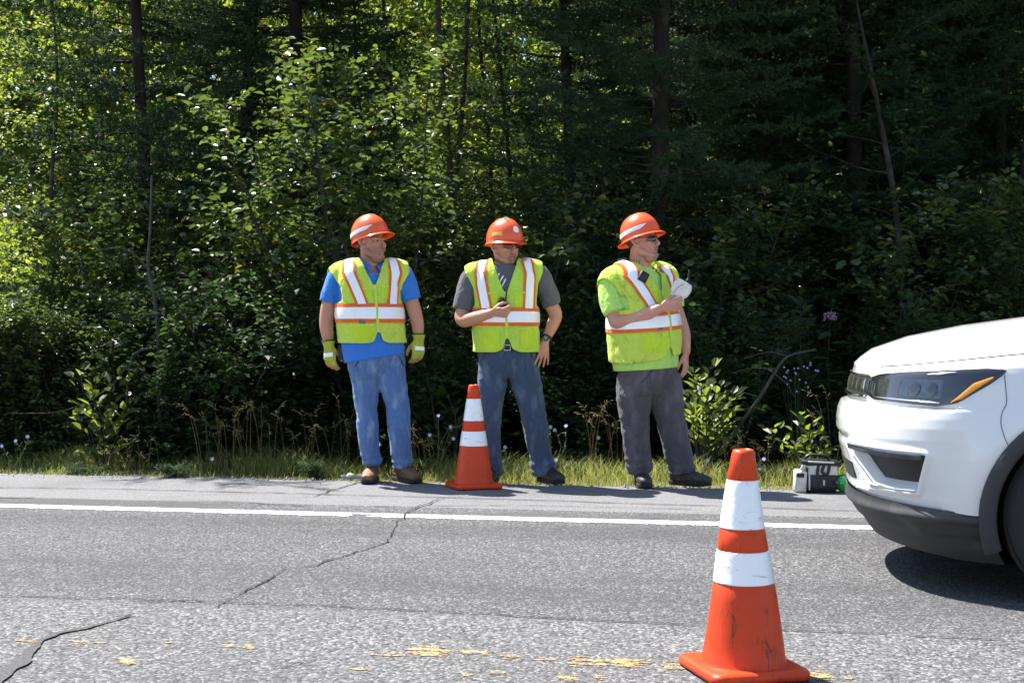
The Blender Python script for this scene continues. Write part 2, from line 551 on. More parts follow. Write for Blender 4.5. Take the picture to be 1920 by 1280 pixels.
crack('crack', M_CRACK, [(-60, 914), (200, 917), (600, 927), (700, 930), (960, 937), (1300, 948), (1700, 962)], 0.034, 47, amp=0.02, brk=-0.55)
crack('crack', M_CRACK, [(280, 933), (460, 926), (590, 925)], 0.01, 48, amp=0.05)
crack('crack', M_CRACK, [(-20, 934), (200, 934), (420, 940), (600, 952)], 0.03, 49, amp=0.04, brk=-0.1)
crack('crack', M_CRACK, [(700, 950), (960, 948), (1400, 958)], 0.02, 50, amp=0.04, brk=-0.2)
crack('crack', M_CRACK, [(270, 984), (310, 985)], 0.018, 51)
crack('crack', M_CRACK, [(520, 1254), (575, 1242)], 0.016, 52)
crack('crack', M_CRACK, [(1040, 955), (860, 948)], 0.006, 53, amp=0.03)
crack('crack', M_CRACK, [(0, 1024), (300, 1030), (600, 1036)], 0.006, 54, amp=0.05, brk=0.1)
crack('tar_seal', M_TAR, [(-20, 1290), (25, 1250), (75, 1205), (110, 1190), (165, 1180), (210, 1165), (250, 1155)], [0.12, 0.12, 0.10, 0.08, 0.075, 0.06, 0.04], 55, amp=0.03, z=0.006)
crack('crack', M_CRACK, [(205, 1162), (228, 1158), (252, 1154)], 0.028, 56, z=0.010)
# ================================================================ traffic cones
def m_cone_orange(name, dirt):
    t = NT(name)
    v = t.coord()
    a = t.noise(v, 6, 5, 0.65); b = t.noise(t.coord('Object', (1, 1, 0.35)), 22, 6, 0.7, 1.2)
    c = t.mix(a.outputs[0], (0.58, 0.042, 0.007), (0.70, 0.064, 0.011))
    c = t.mix(t.math('MULTIPLY', t.ramp(a.outputs[0], 0.5, 0.8), 0.2), c, (0.50, 0.13, 0.06))
    c = t.mix(t.math('MULTIPLY', t.ramp(b.outputs[0], 0.57, 0.69), dirt), c, (0.035, 0.022, 0.018))
    sx = t.noise(t.coord('Object', (6, 6, 1)), 9, 3, 0.5, 2.0)
    c = t.mix(t.math('MULTIPLY', t.ramp(sx.outputs[0], 0.60, 0.68), dirt * 0.6), c, (0.09, 0.04, 0.03))
    return t.done(t.bsdf(c, 0.42, 0, 0.3, t.bump(a.outputs[0], 0.1, 0.01)))
def m_reflect(name='reflective tape', dirt=0.4):
    t = NT(name)
    v = t.coord()
    a = t.noise(t.coord('Object', (1, 1, 2.5)), 16, 6, 0.7, 0.8); b = t.voro(v, 240)
    c = t.mix(t.math('MULTIPLY', t.ramp(a.outputs[0], 0.56, 0.70), dirt), (0.94, 0.94, 0.94), (0.22, 0.21, 0.2))
    return t.done(t.bsdf(c, 0.35, 0.0, 0.6, t.bump(b.outputs['Distance'], 0.06, 0.002, t.bump(t.noise(v, 13, 3, 0.5, 0.8).outputs[0], 0.25, 0.012)), Coat_Weight=0.6, Coat_Roughness=0.15))
M_CONE = m_cone_orange('orange cone plastic', 0.75)
M_CONE_CLEAN = m_cone_orange('orange cone plastic clean', 0.25)
M_TAPE = m_reflect('cone reflective tape', 0.75)

def lathe(prof, seg=48):
    P = np.zeros((len(prof), seg + 1, 3))
    a = np.linspace(0, 2 * PI, seg + 1)
    for i, (r, z) in enumerate(prof):
        P[i, :, 0] = r * np.cos(a); P[i, :, 1] = r * np.sin(a); P[i, :, 2] = z
    n, m = len(prof), seg
    V = P[:, :-1].reshape(-1, 3)
    Fc = []
    for i in range(n - 1):
        for j in range(m):
            k = (j + 1) % m
            Fc.append((i * m + j, i * m + k, (i + 1) * m + k, (i + 1) * m + j))
    return V, Fc

def cone(px, py, rot, label, mat, dented):
    t = thing('traffic_cone', label, 'traffic cone', ground(px, py), (0, 0, rot), 'orange traffic cones on the road')
    rb, rt, z0, z1 = 0.134, 0.034, 0.03, 0.705
    rr = lambda z: rb + (rt - rb) * (z - z0) / (z1 - z0)
    # body with the small steps at the collars
    prof = [(0.150, 0.024), (0.138, 0.034)]
    for z in np.linspace(0.05, 0.285, 6): prof.append((rr(z), z))
    prof += [(rr(0.288) - 0.002, 0.288), (rr(0.39) - 0.002, 0.39), (rr(0.393), 0.393), (rr(0.455), 0.455), (rr(0.458) - 0.002, 0.458), (rr(0.61) - 0.002, 0.61), (rr(0.613) + 0.0005, 0.613)]
    prof += [(rr(0.69), 0.69), (rr(0.70) - 0.003, 0.703), (rr(0.70) - 0.009, 0.705), (rr(0.70) - 0.011, 0.69), (rr(0.6) - 0.012, 0.6)]
    v, f = lathe(prof)
    if dented:
        v[:, 0] += 0.004 * np.sin(v[:, 2] * 9); 
    obj('cone_body', Geo().add(v, f).mesh(), mat, t)
    for (a, b) in ((0.289, 0.389), (0.459, 0.609)):
        pr = [(rr(a) - 0.002, a), (rr(a) + 0.0012, a + 0.001)] + [(rr(z) + 0.0014 + (0.0006 * math.sin(z * 190) if dented else 0), z) for z in np.linspace(a + 0.004, b - 0.004, 8)] + [(rr(b) + 0.001, b - 0.001), (rr(b) - 0.002, b)]
        v, f = lathe(pr)
        if dented: v[:, 0] += 0.004 * np.sin(v[:, 2] * 9)
        obj('reflective_band', Geo().add(v, f).mesh(), M_TAPE, t)
    # base plate: rounded square with bevel
    def ring(h, r, z, k=6):
        o = []
        for q in range(4):
            for j in range(k):
                a = q * PI / 2 + (j / (k - 1)) * PI / 2
                cx = (h - r) * (1 if q in (0, 3) else -1); cy = (h - r) * (1 if q in (0, 1) else -1)
                o.append((cx + r * math.cos(a), cy + r * math.sin(a), z))
        return o
    rings = [ring(0.156, 0.03, 0.004), ring(0.163, 0.034, 0.009), ring(0.163, 0.034, 0.026), ring(0.156, 0.032, 0.035), ring(0.146, 0.06, 0.038), ring(0.12, 0.11, 0.039)]
    n = len(rings[0]); V = [p for r_ in rings for p in r_]; Fc = [tuple(range(n))[::-1], tuple((len(rings) - 1) * n + j for j in range(n))]
    for i in range(len(rings) - 1):
        for j in range(n):
            k = (j + 1) % n
            Fc.append((i * n + j, i * n + k, (i + 1) * n + k, (i + 1) * n + j))
    V = np.array(V, float)
    V[:, 2] += np.where(V[:, 2] > 0.006, 0.004 * np.sin(V[:, 0] * 14 + 1) * np.cos(V[:, 1] * 11), 0)
    obj('base_plate', Geo().add(V, Fc).mesh(), mat, t)
    for (x, y) in ((-.13, -.13), (.13, -.13), (.13, .13), (-.13, .13)):
        obj('rubber_foot', Geo().add(*box((x, y, 0.003), (0.02, 0.02, 0.003))).mesh(), M_CRACK, t)
    return t
cone(1394, 1262, R(14), 'scuffed orange traffic cone with two white bands standing close on the yellow line', M_CONE, True)
cone(888, 914, R(20), 'orange traffic cone with two white bands at the feet of the middle worker', M_CONE_CLEAN, False)
# ================================================================ white SUV in the far lane, heading left
# local frame: x runs rearward from the nose, y from near (-) to far (+) side, z up
suv = thing('suv', 'white SUV with dark lower bumper driving in from the right edge', 'car', road_pt(0.30, 6.62), (0, 0, YAW))

def m_paint():
    t = NT('white car paint')
    v = t.coord()
    a = t.noise(v, 3, 3, 0.5)
    c = t.mix(a.outputs[0], (0.73, 0.73, 0.73), (0.77, 0.77, 0.765))
    lo = t.n('SeparateXYZ'); t.l(v, lo.inputs[0])
    d = t.noise(v, 40, 4, 0.6)
    c = t.mix(t.math('MULTIPLY', t.math('SUBTRACT', 1.0, t.ramp(lo.outputs[2], 0.25, 0.7)), t.math('MULTIPLY', d.outputs[0], 0.25)), c, (0.42, 0.38, 0.33))
    return t.done(t.bsdf(c, 0.35, 0, 0.5, None, Coat_Weight=1.0, Coat_Roughness=0.04))
M_CAR = m_paint()
M_CLAD = pmat('charcoal bumper plastic', (0.028, 0.028, 0.031), 0.55, var=0.2, vscale=30, bump=0.15, bscale=400, dirt=(0.14, 0.13, 0.12), dscale=6, damt=0.35)
M_BLACK = pmat('black plastic', (0.012, 0.012, 0.013), 0.5, var=0.2)
M_GLASSBLK = pmat('dark lamp glass', (0.012, 0.014, 0.018), 0.08, var=0.1, Coat_Weight=1.0, Coat_Roughness=0.02)
M_CHROME = pmat('chrome trim', (0.75, 0.76, 0.78), 0.12, metal=1.0, var=0.05)
M_REFLECTOR = pmat('lamp reflector', (0.10, 0.115, 0.14), 0.22, metal=0.9, var=0.5, vscale=25)
M_AMBER = pmat('amber lamp lens', (0.85, 0.30, 0.015), 0.15, var=0.25, vscale=60, Coat_Weight=0.8)
M_WINDOW = pmat('tinted window glass', (0.01, 0.013, 0.014), 0.03, var=0.05, Coat_Weight=1.0)
M_TYRE = pmat('tyre rubber', (0.018, 0.018, 0.019), 0.8, var=0.3, vscale=30, bump=0.2, bscale=80)
M_RIM = pmat('alloy rim', (0.30, 0.30, 0.31), 0.3, metal=0.9, var=0.1)
M_RED = pmat('red tail lamp', (0.35, 0.01, 0.01), 0.12, var=0.1)

CL = 4.40                                       # length
zk = np.array([0.13, 0.19, 0.26, 0.33, 0.40, 0.47, 0.56, 0.63, 0.68, 0.72, 0.755, 0.775, 0.80, 0.86, 0.905, 0.93, 0.96])
xk = np.array([0.175, 0.13, 0.085, 0.072, 0.055, 0.035, 0.012, 0.0, 0.0, 0.006, 0.02, 0.042, 0.055, 0.068, 0.078, 0.09, 0.12])
wk = np.array([0.84, 0.865, 0.885, 0.895, 0.90, 0.905, 0.91, 0.912, 0.912, 0.911, 0.910, 0.908, 0.905, 0.898, 0.888, 0.88, 0.865])
def X0(z): return np.interp(z, zk, xk)
def WD(z): return np.interp(z, zk, wk)
LC = 0.60
def contour(a, z, off=0.0):
    """a in 0..pi/2 round the front corner, beyond pi/2 straight back; near side"""
    a = np.asarray(a, float); z = np.asarray(z, float)
    aa = np.clip(a, 0, PI / 2)
    w, x0 = WD(z), X0(z)
    y = -w * np.sin(aa) ** 0.82
    x = x0 + LC * (1 - np.cos(aa) ** 0.92) + np.clip(a - PI / 2, 0, None)
    # small sideways bulge of the flank
    return np.stack([x, y, z + 0 * x], -1)
def cpt(a, z, off):
    """contour point pushed out along its normal"""
    e = 1e-3
    p = contour(a, z); du = contour(a + e, z) - contour(np.maximum(a - e, 0), z)
    dz = contour(a, z + e) - contour(a, z - e)
    n = np.cross(dz, du)
    n /= np.linalg.norm(n, axis=-1)[..., None] + 1e-9
    n = np.where(n[..., 1:2] > 0.02, -n, n)
    n = np.where((np.abs(n[..., 1:2]) <= 0.02) & (n[..., 0:1] > 0), -n, n)
    return p + n * np.asarray(off, float)[..., None]
def apex(x):
    """a for a given x near mid height"""
    q = np.linspace(0, PI / 2 + 3.9, 3000)
    return np.interp(x, contour(q, 0.6)[..., 0], q)

WCX, WCZ = 0.945, 0.345                          # front wheel centre
RCX = WCX + 2.64
def ztop(x): return np.interp(x, [0, 0.2, 0.5, 0.9, 1.4, 2.5, 3.7, 4.4], [0.905, 0.925, 0.962, 1.0, 1.03, 1.06, 1.075, 1.06])
Z_SPLIT = 0.335                                  # white bumper above, dark plastic below
def zsplit(x): return np.interp(x, [0, 0.15, 0.5, 0.8, 4.4], [0.37, 0.365, 0.345, 0.335, 0.33])

aa = np.concatenate([np.linspace(0, 1, 200) ** 0.9 * PI / 2, PI / 2 + np.linspace(0, 0.9, 120)[1:], PI / 2 + np.linspace(0.9, CL - LC - 0.15, 160)[1:]])
def wrap(z_lo, z_hi, nz):
    """z_lo, z_hi functions of x"""
    xs = contour(aa, 0.6)[:, 0]
    lo = z_lo(xs); hi = z_hi(xs)
    tt = np.linspace(0, 1, nz)
    Z = lo[:, None] + (hi - lo)[:, None] * tt[None]
    A = np.repeat(aa[:, None], nz, 1)
    return contour(A, Z), A, Z
def mirror(v, f):
    v2 = v.copy(); v2[:, 1] *= -1
    return v2, [q[::-1] for q in f]
def in_poly(x, y, poly):
    c = np.zeros(x.shape, bool); n = len(poly)
    for i in range(n):
        x1, y1 = poly[i]; x2, y2 = poly[(i + 1) % n]
        cond = ((y1 > y) != (y2 > y)) & (x < (x2 - x1) * (y - y1) / (y2 - y1 + 1e-12) + x1)
        c ^= cond
    return c
def dist_poly(x, y, poly):
    d = np.full(x.shape, 9.0)
    for i in range(len(poly)):
        p = np.array(poly[i]); q = np.array(poly[(i + 1) % len(poly)])
        e = q - p; t = np.clip(((x - p[0]) * e[0] + (y - p[1]) * e[1]) / (e @ e), 0, 1)
        d = np.minimum(d, np.hypot(x - p[0] - t * e[0], y - p[1] - t * e[1]))
    return d

# fog lamp pocket, drawn on the unrolled corner: (a, z)
POCKET = [(0.30, 0.580), (1.08, 0.572), (0.95, 0.425), (0.52, 0.420)]
P, A, Z = wrap(zsplit, ztop, 120)
ins = in_poly(A, Z, POCKET); dp = dist_poly(A * 0.55, Z, [(p[0] * 0.55, p[1]) for p in POCKET])
sd_ = np.where(ins, dp, -dp); sm_ = np.clip((sd_ + 0.006) / 0.034, 0, 1); sm_ = sm_ * sm_ * (3 - 2 * sm_)
depth = -0.085 * sm_ + 0.010 * np.exp(-((sd_ + 0.012) / 0.012) ** 2)
# crease above the bumper and groove under the lamps, small recess of the plate area
depth = depth - 0.012 * np.exp(-((Z - 0.772) / 0.012) ** 2) * (A < 1.25)
depth = depth + 0.010 * np.exp(-((Z - 0.392) / 0.018) ** 2) * np.clip(1.3 - A, 0, 1)
depth = depth - 0.010 * np.exp(-((Z - 0.60) / 0.02) ** 2) * (A < 0.33)
# flared front and rear fender over the arches
for cx in (WCX, RCX):
    rr_ = np.hypot(P[..., 0] - cx, Z - WCZ)
    depth = depth + np.where(A > 1.1, 0.03 * np.exp(-((rr_ - 0.45) / 0.085) ** 2), 0)
depth = depth + np.where(P[..., 0] > 0.9, 0.010 * np.exp(-((Z - 0.93) / 0.03) ** 2), 0)
P = cpt(A, Z, depth)
# round the upper edge inward
top = np.clip((Z - (ztop(P[..., 0]) - 0.05)) / 0.05, 0, 1)
P[..., 1] += 0.03 * top ** 2.5
v, f = grid(P)
c = np.array([v[q].mean(0) for q in f])
keep = ~((np.hypot(c[:, 0] - WCX, c[:, 2] - WCZ) < 0.385) | (np.hypot(c[:, 0] - RCX, c[:, 2] - WCZ) < 0.385))
f1 = [q for q, k in zip(f, keep) if k]
g = Geo().add(v, f1).add(*mirror(v, f1))
E = P[:, -1]                                     # upper edge, hood meets it here
hx = np.array([0.0, 0.08, 0.11, 0.16, 0.32, 0.56, 0.83, 1.10, 1.38]); hz = np.array([0.925, 0.93, 0.958, 0.995, 1.052, 1.102, 1.140, 1.168, 1.188])
sel = E[:, 0] <= 1.40
Eh = E[sel]
ww = np.linspace(0, 1, 24)
H = np.zeros((len(Eh), 24, 3))
zc = np.interp(Eh[:, 0], hx, hz)
zc = np.minimum(zc, Eh[:, 2] + 0.02 + 2.5 * np.abs(Eh[:, 1]))
for k, w in enumerate(ww):
    H[:, k, 0] = Eh[:, 0] + 0.0 * w
    H[:, k, 1] = Eh[:, 1] * (1 - w)
    bl = 1 - (1 - w) ** 2.0
    H[:, k, 2] = Eh[:, 2] + (zc - Eh[:, 2]) * bl + 0.010 * np.exp(-((w - 0.28) / 0.06) ** 2) * np.clip(Eh[:, 0] / 0.4, 0, 1)
# shut line between hood and fender
v, f = grid(H)
g.add(v, [q[::-1] for q in f]); g.add(*mirror(v, [q[::-1] for q in f]))
# closed rear
Er = P[-1]
v, f = grid(np.stack([Er, Er * np.array([1, 0, 1]) + np.array([0.10, 0, 0])], 0)); g.add(v, f); g.add(*mirror(v, f))
bm_body = g.mesh()
obj('body', bm_body, M_CAR, suv)

def patch(a0, a1, lo, hi, off, na=40, nz=8, both=True, edge=0.0):
    """piece of skin over the body between two curves of a"""
    A = np.linspace(a0, a1, na); l = lo(A); h = hi(A)
    T = np.linspace(0, 1, nz)
    Z = l[:, None] + (h - l)[:, None] * T[None]
    AA = np.repeat(A[:, None], nz, 1)
    o = np.full(Z.shape, off)
    o[0] -= edge; o[-1] -= edge; o[:, 0] -= edge; o[:, -1] -= edge
    v, f = grid(cpt(AA, Z, o))
    gg = Geo().add(v, f)
    if both: gg.add(*mirror(v, f))
    return gg
cur = lambda ks, vs: (lambda a: np.interp(a, ks, vs))
def patches(name, mat, parent, a0, a1, lo, hi, off, both=True, **k):
    gg = patch(a0, a1, lo, hi, off, both=False, **k)
    o = obj(name, gg.mesh(), mat, parent)
    if both:
        me = gg.mesh(); vv = get_v(me); vv[:, 1] *= -1; set_v(me, vv)
        o2 = obj(name, me, mat, parent)
        return o, o2
    return o,
# headlights
HA0, HA1 = 0.44, 1.47
hlo = cur([0.47, 0.55, 1.10, 1.22, 1.40, 1.47], [0.795, 0.785, 0.772, 0.785, 0.865, 0.905])
hhi = cur([0.47, 0.55, 0.8, 1.35, 1.47], [0.880, 0.892, 0.906, 0.926, 0.922])
lamps = patches('headlight', M_GLASSBLK, suv, HA0, HA1, hlo, hhi, 0.007, na=60, edge=0.006)
def sub(name, mat, a0, a1, lo, hi, off):
    for lp, sgn in zip(lamps, (1, -1)):
        gg = patch(a0, a1, lo, hi, off, both=False, na=30, nz=6, edge=0.002)
        me = gg.mesh()
        if sgn < 0:
            vv = get_v(me); vv[:, 1] *= -1; set_v(me, vv)
        obj(name, me, mat, lp)
sub('turn_signal', M_AMBER, 1.19, 1.41, cur([1.19, 1.25, 1.36, 1.41], [0.786, 0.804, 0.862, 0.886]), cur([1.19, 1.30, 1.41], [0.790, 0.866, 0.893]), 0.0095)
sub('reflector', M_REFLECTOR, 0.78, 1.12, cur([0.78, 1.12], [0.80, 0.795]), cur([0.78, 1.12], [0.876, 0.882]), 0.0085)
sub('reflector', M_CHROME, 0.56, 1.12, cur([0.56, 1.12], [0.790, 0.780]), cur([0.56, 1.12], [0.797, 0.786]), 0.0105)
sub('projector', M_GLASSBLK, 0.86, 0.96, (lambda a: 0.836 - 0.03 * np.sqrt(np.clip(1 - ((a - 0.91) / 0.05) ** 2, 0, 1))), (lambda a: 0.837 + 0.03 * np.sqrt(np.clip(1 - ((a - 0.91) / 0.05) ** 2, 0, 1))), 0.0115)
sub('projector', M_GLASSBLK, 1.00, 1.08, (lambda a: 0.836 - 0.028 * np.sqrt(np.clip(1 - ((a - 1.04) / 0.04) ** 2, 0, 1))), (lambda a: 0.837 + 0.028 * np.sqrt(np.clip(1 - ((a - 1.04) / 0.04) ** 2, 0, 1))), 0.0115)
sub('reflector', M_CHROME, 0.98, 1.18, cur([0.98, 1.18], [0.893, 0.905]), cur([0.98, 1.18], [0.898, 0.910]), 0.0105)
# grille across the nose
gl = Geo()
for q in (patch(0.0, 0.445, cur([0, 0.46], [0.797, 0.795]), cur([0, 0.46], [0.880, 0.880]), 0.006, edge=0.001),):
    gl = q
grille = obj('grille', gl.mesh(), M_BLACK, suv)
for i in range(7):
    for sgn in (1, -1):
        c0 = 0.03 + i * 0.062
        if sgn < 0 and i == 0: continue
        gg = patch(c0, c0 + 0.045, cur([0, 1], [0.808, 0.808]), cur([0, 1], [0.868, 0.868]), 0.010, na=5, nz=5, both=False, edge=0.003)
        me = gg.mesh()
        if sgn < 0:
            vv = get_v(me); vv[:, 1] *= -1; set_v(me, vv)
        obj('grille_slot', me, M_CHROME if i % 2 else M_REFLECTOR, grille)
for (lo_, hi_) in ((0.784, 0.797), (0.880, 0.886)):
    obj('chrome_strip', patch(0.0, 0.44, cur([0, 1], [lo_, lo_]), cur([0, 1], [hi_, hi_]), 0.011, edge=0.003).mesh(), M_CHROME, grille)
# lower intake between the pockets
obj('lower_intake', patch(0.0, 0.30, cur([0, 0.3], [0.41, 0.42]), cur([0, 0.3], [0.51, 0.50]), 0.004, edge=0.006).mesh(), M_BLACK, suv)
# fog lamp pocket floor and its lamp strip
for sgn in (1, -1):
    def pk(*a, **k):
        me = patch(*a, both=False, **k).mesh()
        if sgn < 0:
            vv = get_v(me); vv[:, 1] *= -1; set_v(me, vv)
        return me
    po = obj('fog_lamp_pocket', pk(0.40, 1.02, cur([0.40, 0.56, 0.92, 1.02], [0.53, 0.438, 0.438, 0.53]), cur([0.40, 1.02], [0.552, 0.548]), -0.060, edge=-0.004), M_BLACK, suv)
    obj('daytime_lamp', pk(0.34, 1.06, cur([0.34, 1.06], [0.563, 0.556]), cur([0.34, 1.06], [0.586, 0.577]), 0.017, edge=0.003), M_REFLECTOR, po)
    obj('chrome_strip', pk(0.52, 0.95, cur([0.5, 0.95], [0.413, 0.418]), cur([0.5, 0.95], [0.424, 0.430]), 0.014, edge=0.003), M_CHROME, po)
# dark lower bumper and sills
P2, A2, Z2 = wrap(lambda x: np.interp(x, [0, 0.3, 0.55, 4.4], [0.17, 0.14, 0.135, 0.19]), lambda x: zsplit(x) + 0.004, 26)
off = 0.012 + 0.022 * np.exp(-((Z2 - 0.325) / 0.022) ** 2) - 0.02 * (Z2 < 0.285) * np.clip((0.285 - Z2) / 0.05, 0, 1)
P2 = cpt(A2, Z2, off)
v, f = grid(P2)
c = np.array([v[q].mean(0) for q in f])
keep = ~((np.hypot(c[:, 0] - WCX, c[:, 2] - WCZ) < 0.385) | (np.hypot(c[:, 0] - RCX, c[:, 2] - WCZ) < 0.385))
f1 = [q for q, k in zip(f, keep) if k]
g = Geo().add(v, f1).add(*mirror(v, f1))
bo = P2[:, 0]
v, f = grid(np.stack([bo, bo * np.array([1, 0, 1])], 1)); g.add(v, f); g.add(*mirror(v, f))
obj('lower_bumper', g.mesh(), M_CLAD, suv)
# wheel arches
for cx in (WCX, RCX):
    for sgn in (1, -1):
        ang = np.linspace(-0.36, PI + 0.36, 40)
        rows = []
        for (r_, o_) in ((0.372, -0.10), (0.374, 0.030), (0.382, 0.045), (0.415, 0.046), (0.437, 0.040), (0.441, 0.020)):
            x = cx + r_ * np.cos(ang); z = WCZ + r_ * np.sin(ang)
            a_ = apex(x)
            p = contour(a_, np.clip(z, 0.18, 0.95)); p[:, 2] = z; p[:, 0] = x
            p[:, 1] = p[:, 1] - o_
            rows.append(p)
        v, f = grid(np.stack(rows, 1))
        if sgn < 0: v, f = mirror(v, f)
        obj('wheel_arch', Geo().add(v, f).mesh(), M_CLAD, suv)
        # dark liner behind the arch
        lin = []
        for (r_, y_) in ((0.385, -0.80), (0.385, -0.50), (0.02, -0.50)):
            lin.append(np.stack([cx + r_ * np.cos(ang), np.full(40, y_), WCZ + r_ * np.sin(ang)], -1))
        v, f = grid(np.stack(lin, 1))
        if sgn < 0: v, f = mirror(v, f)
        obj('arch_liner', Geo().add(v, f).mesh(), M_BLACK, suv)
# wheels
def wheel(cx, sgn):
    w = obj('wheel', None, None, suv, (cx, sgn * 0.80, WCZ))
    def lat(prof, seg=56):
        v, f = lathe(prof, seg)
        v = v[:, [0, 2, 1]]; v[:, 1] *= sgn
        return v, (f if sgn < 0 else [q[::-1] for q in f])
    tw = 0.105
    pr = [(0.225, -tw + 0.01), (0.235, -tw), (0.30, -tw - 0.004), (0.33, -tw + 0.008), (0.343, -tw + 0.03)]
    for y in np.linspace(-tw + 0.04, tw - 0.04, 5):
        pr += [(0.345, y), (0.345, y + 0.03), (0.337, y + 0.032), (0.337, y + 0.036)]
    pr += [(0.343, tw - 0.03), (0.33, tw - 0.008), (0.30, tw + 0.004), (0.235, tw), (0.225, tw - 0.01)]
    obj('tyre', Geo().add(*lat(pr)).mesh(), M_TYRE, w)
    g = Geo()
    g.add(*lat([(0.226, -tw + 0.01), (0.226, tw - 0.004), (0.216, tw), (0.206, tw - 0.02), (0.2, 0.0), (0.06, 0.01), (0.02, 0.01)]))
    for k in range(5):
        a = k * 2 * PI / 5 + 0.3
        for d in (-0.12, 0.12):
            p0 = (0.05 * math.cos(a), sgn * (tw - 0.03), 0.05 * math.sin(a)); p1 = (0.212 * math.cos(a + d), sgn * (tw - 0.012), 0.212 * math.sin(a + d))
            g.add(*sweep([p0, p1], [(0.012, 0.02), (0.012, 0.014)], 6, ref=(0, 1, 0), m=2))
    g.add(*lat([(0.055, tw - 0.05), (0.055, tw - 0.02), (0.045, tw - 0.012), (0.01, tw - 0.01)]))
    obj('rim', g.mesh(), M_RIM, w)
for cx in (WCX, RCX):
    for sgn in (-1, 1): wheel(cx, sgn)
# underbody
g = Geo().add(*box((2.2, 0, 0.27), (1.85, 0.62, 0.07)))
g.add(*box((0.62, 0, 0.215), (0.10, 0.60, 0.05)))
obj('underbody', g.mesh(), M_BLACK, suv)
# cabin: roof and pillars
st = [(1.40, 0.83, 1.055, 0.80, 1.175), (1.75, 0.835, 1.065, 0.69, 1.42), (2.15, 0.84, 1.07, 0.62, 1.61), (2.7, 0.84, 1.075, 0.61, 1.655), (3.4, 0.84, 1.085, 0.60, 1.635), (3.95, 0.82, 1.09, 0.58, 1.57), (4.30, 0.79, 1.09, 0.62, 1.30), (4.38, 0.77, 1.07, 0.70, 1.12)]
rows = []
for (x, wb, zb, wr, zr) in st:
    row = []
    for k in range(9):
        t_ = k / 8; row.append((x, -(wb + (wr - wb) * t_), zb + (zr - zb) * t_))
    for k in range(1, 13):
        t_ = k / 12; yy = -wr * (1 - t_)
        row.append((x, yy, zr + 0.045 * (1 - (1 - t_) ** 2) * min(1, (zr - zb) * 3)))
    rows.append(row)
CAB = np.array(rows)
def dense(Pg, m): 
    n, k, _ = Pg.shape
    return catmull(Pg.reshape(n, -1), m).reshape(-1, k, 3)
CABD = dense(CAB, 8)
v, f = grid(CABD)
obj('cabin', Geo().add(v, f).add(*mirror(v, f)).mesh(), M_CAR, suv)
def cabpatch(i0, i1, k0, k1, off, dirv):
    q = CABD[i0:i1, k0:k1] + np.array(dirv) * off
    return grid(q)
for (i0, i1) in ((10, 20), (21, 32), (33, 42)):
    for sgn in (1, -1):
        v, f = cabpatch(i0, i1, 1, 8, 0.006, (0, -1, 0.3))
        if sgn < 0: v, f = mirror(v, f)
        obj('side_window', Geo().add(v, f).mesh(), M_WINDOW, suv)
v, f = cabpatch(1, 16, 10, 21, 0.006, (-0.6, 0, 0.8)); g = Geo().add(v, f).add(*mirror(v, f))
obj('windshield', g.mesh(), M_WINDOW, suv)
v, f = cabpatch(41, 52, 10, 21, 0.006, (0.8, 0, 0.6)); g = Geo().add(v, f).add(*mirror(v, f))
obj('rear_window', g.mesh(), M_WINDOW, suv)
# hood shut line, door lines, mirrors, handles, tail lamps
for sgn in (1, -1):
    ed = Eh[(Eh[:, 0] > 0.16)]
    p = ed.copy(); p[:, 1] *= 0.955; p[:, 2] += 0.0115
    p[:, 2] = ed[:, 2] + (np.interp(ed[:, 0], hx, hz) - ed[:, 2]) * (1 - 0.955 ** 2) + 0.0005
    v, f = sweep(p[::6], [0.0035] * len(p[::6]), 6, m=2)
    if sgn < 0: v, f = mirror(v, f)
    obj('hood_seam', Geo().add(v, f).mesh(), M_BLACK, suv)
    A_ = np.linspace(1.47, PI / 2 + 0.02, 14); Zs = np.linspace(0.90, 0.60, 14)
    p = cpt(A_, Zs, np.full(14, 0.001)); 
    rr_ = np.hypot(p[:, 0] - WCX, p[:, 2] - WCZ); p = p + np.stack([0 * rr_, -0.03 * np.exp(-((rr_ - 0.45) / 0.085) ** 2), 0 * rr_], 1)
    v, f = sweep(p, [0.0014] * 14, 6, m=1)
    if sgn < 0: v, f = mirror(v, f)
    obj('bumper_seam', Geo().add(v, f).mesh(), M_BLACK, suv)
    for xx in (1.52, 2.55, 3.45):
        zz = np.linspace(0.32 if xx < 3 else 0.72, 1.04, 14)
        a_ = apex(np.full(14, xx))
        p = contour(a_, np.clip(zz, 0, 0.96)); p[:, 2] = zz; p[:, 1] -= 0.002
        p[:, 1] += np.where(zz > 0.9, 0.03 * np.clip((zz - (ztop(np.full(14, xx)) - 0.05)) / 0.05, 0, 1) ** 2.5, 0)
        v, f = sweep(p, [0.004] * 14, 6, m=1)
        if sgn < 0: v, f = mirror(v, f)
        obj('door_seam', Geo().add(v, f).mesh(), M_BLACK, suv)
    for xx in (2.38, 3.32):
        v, f = sweep([(xx - 0.09, -0.925, 0.90), (xx, -0.945, 0.905), (xx + 0.09, -0.925, 0.91)], [(0.012, 0.014)] * 3, 8, ref=(0, 0, 1))
        if sgn < 0: v, f = mirror(v, f)
        obj('door_handle', Geo().add(v, f).mesh(), M_CAR, suv)
    g = Geo().add(*ellipsoid((1.78, -1.0, 1.12), (0.075, 0.115, 0.075))); g.add(*sweep([(1.78, -0.84, 1.07), (1.78, -0.94, 1.09)], [0.03, 0.025], 8))
    v = np.concatenate(g.v); f = g.f
    if sgn < 0: v, f = mirror(v, f)
    obj('wing_mirror', Geo().add(v, f).mesh(), M_CAR, suv)
    v, f = box((4.30, -0.80, 0.95), (0.06, 0.10, 0.07))
    if sgn < 0: v, f = mirror(v, f)
    obj('tail_lamp', Geo().add(v, f).mesh(), M_RED, suv)
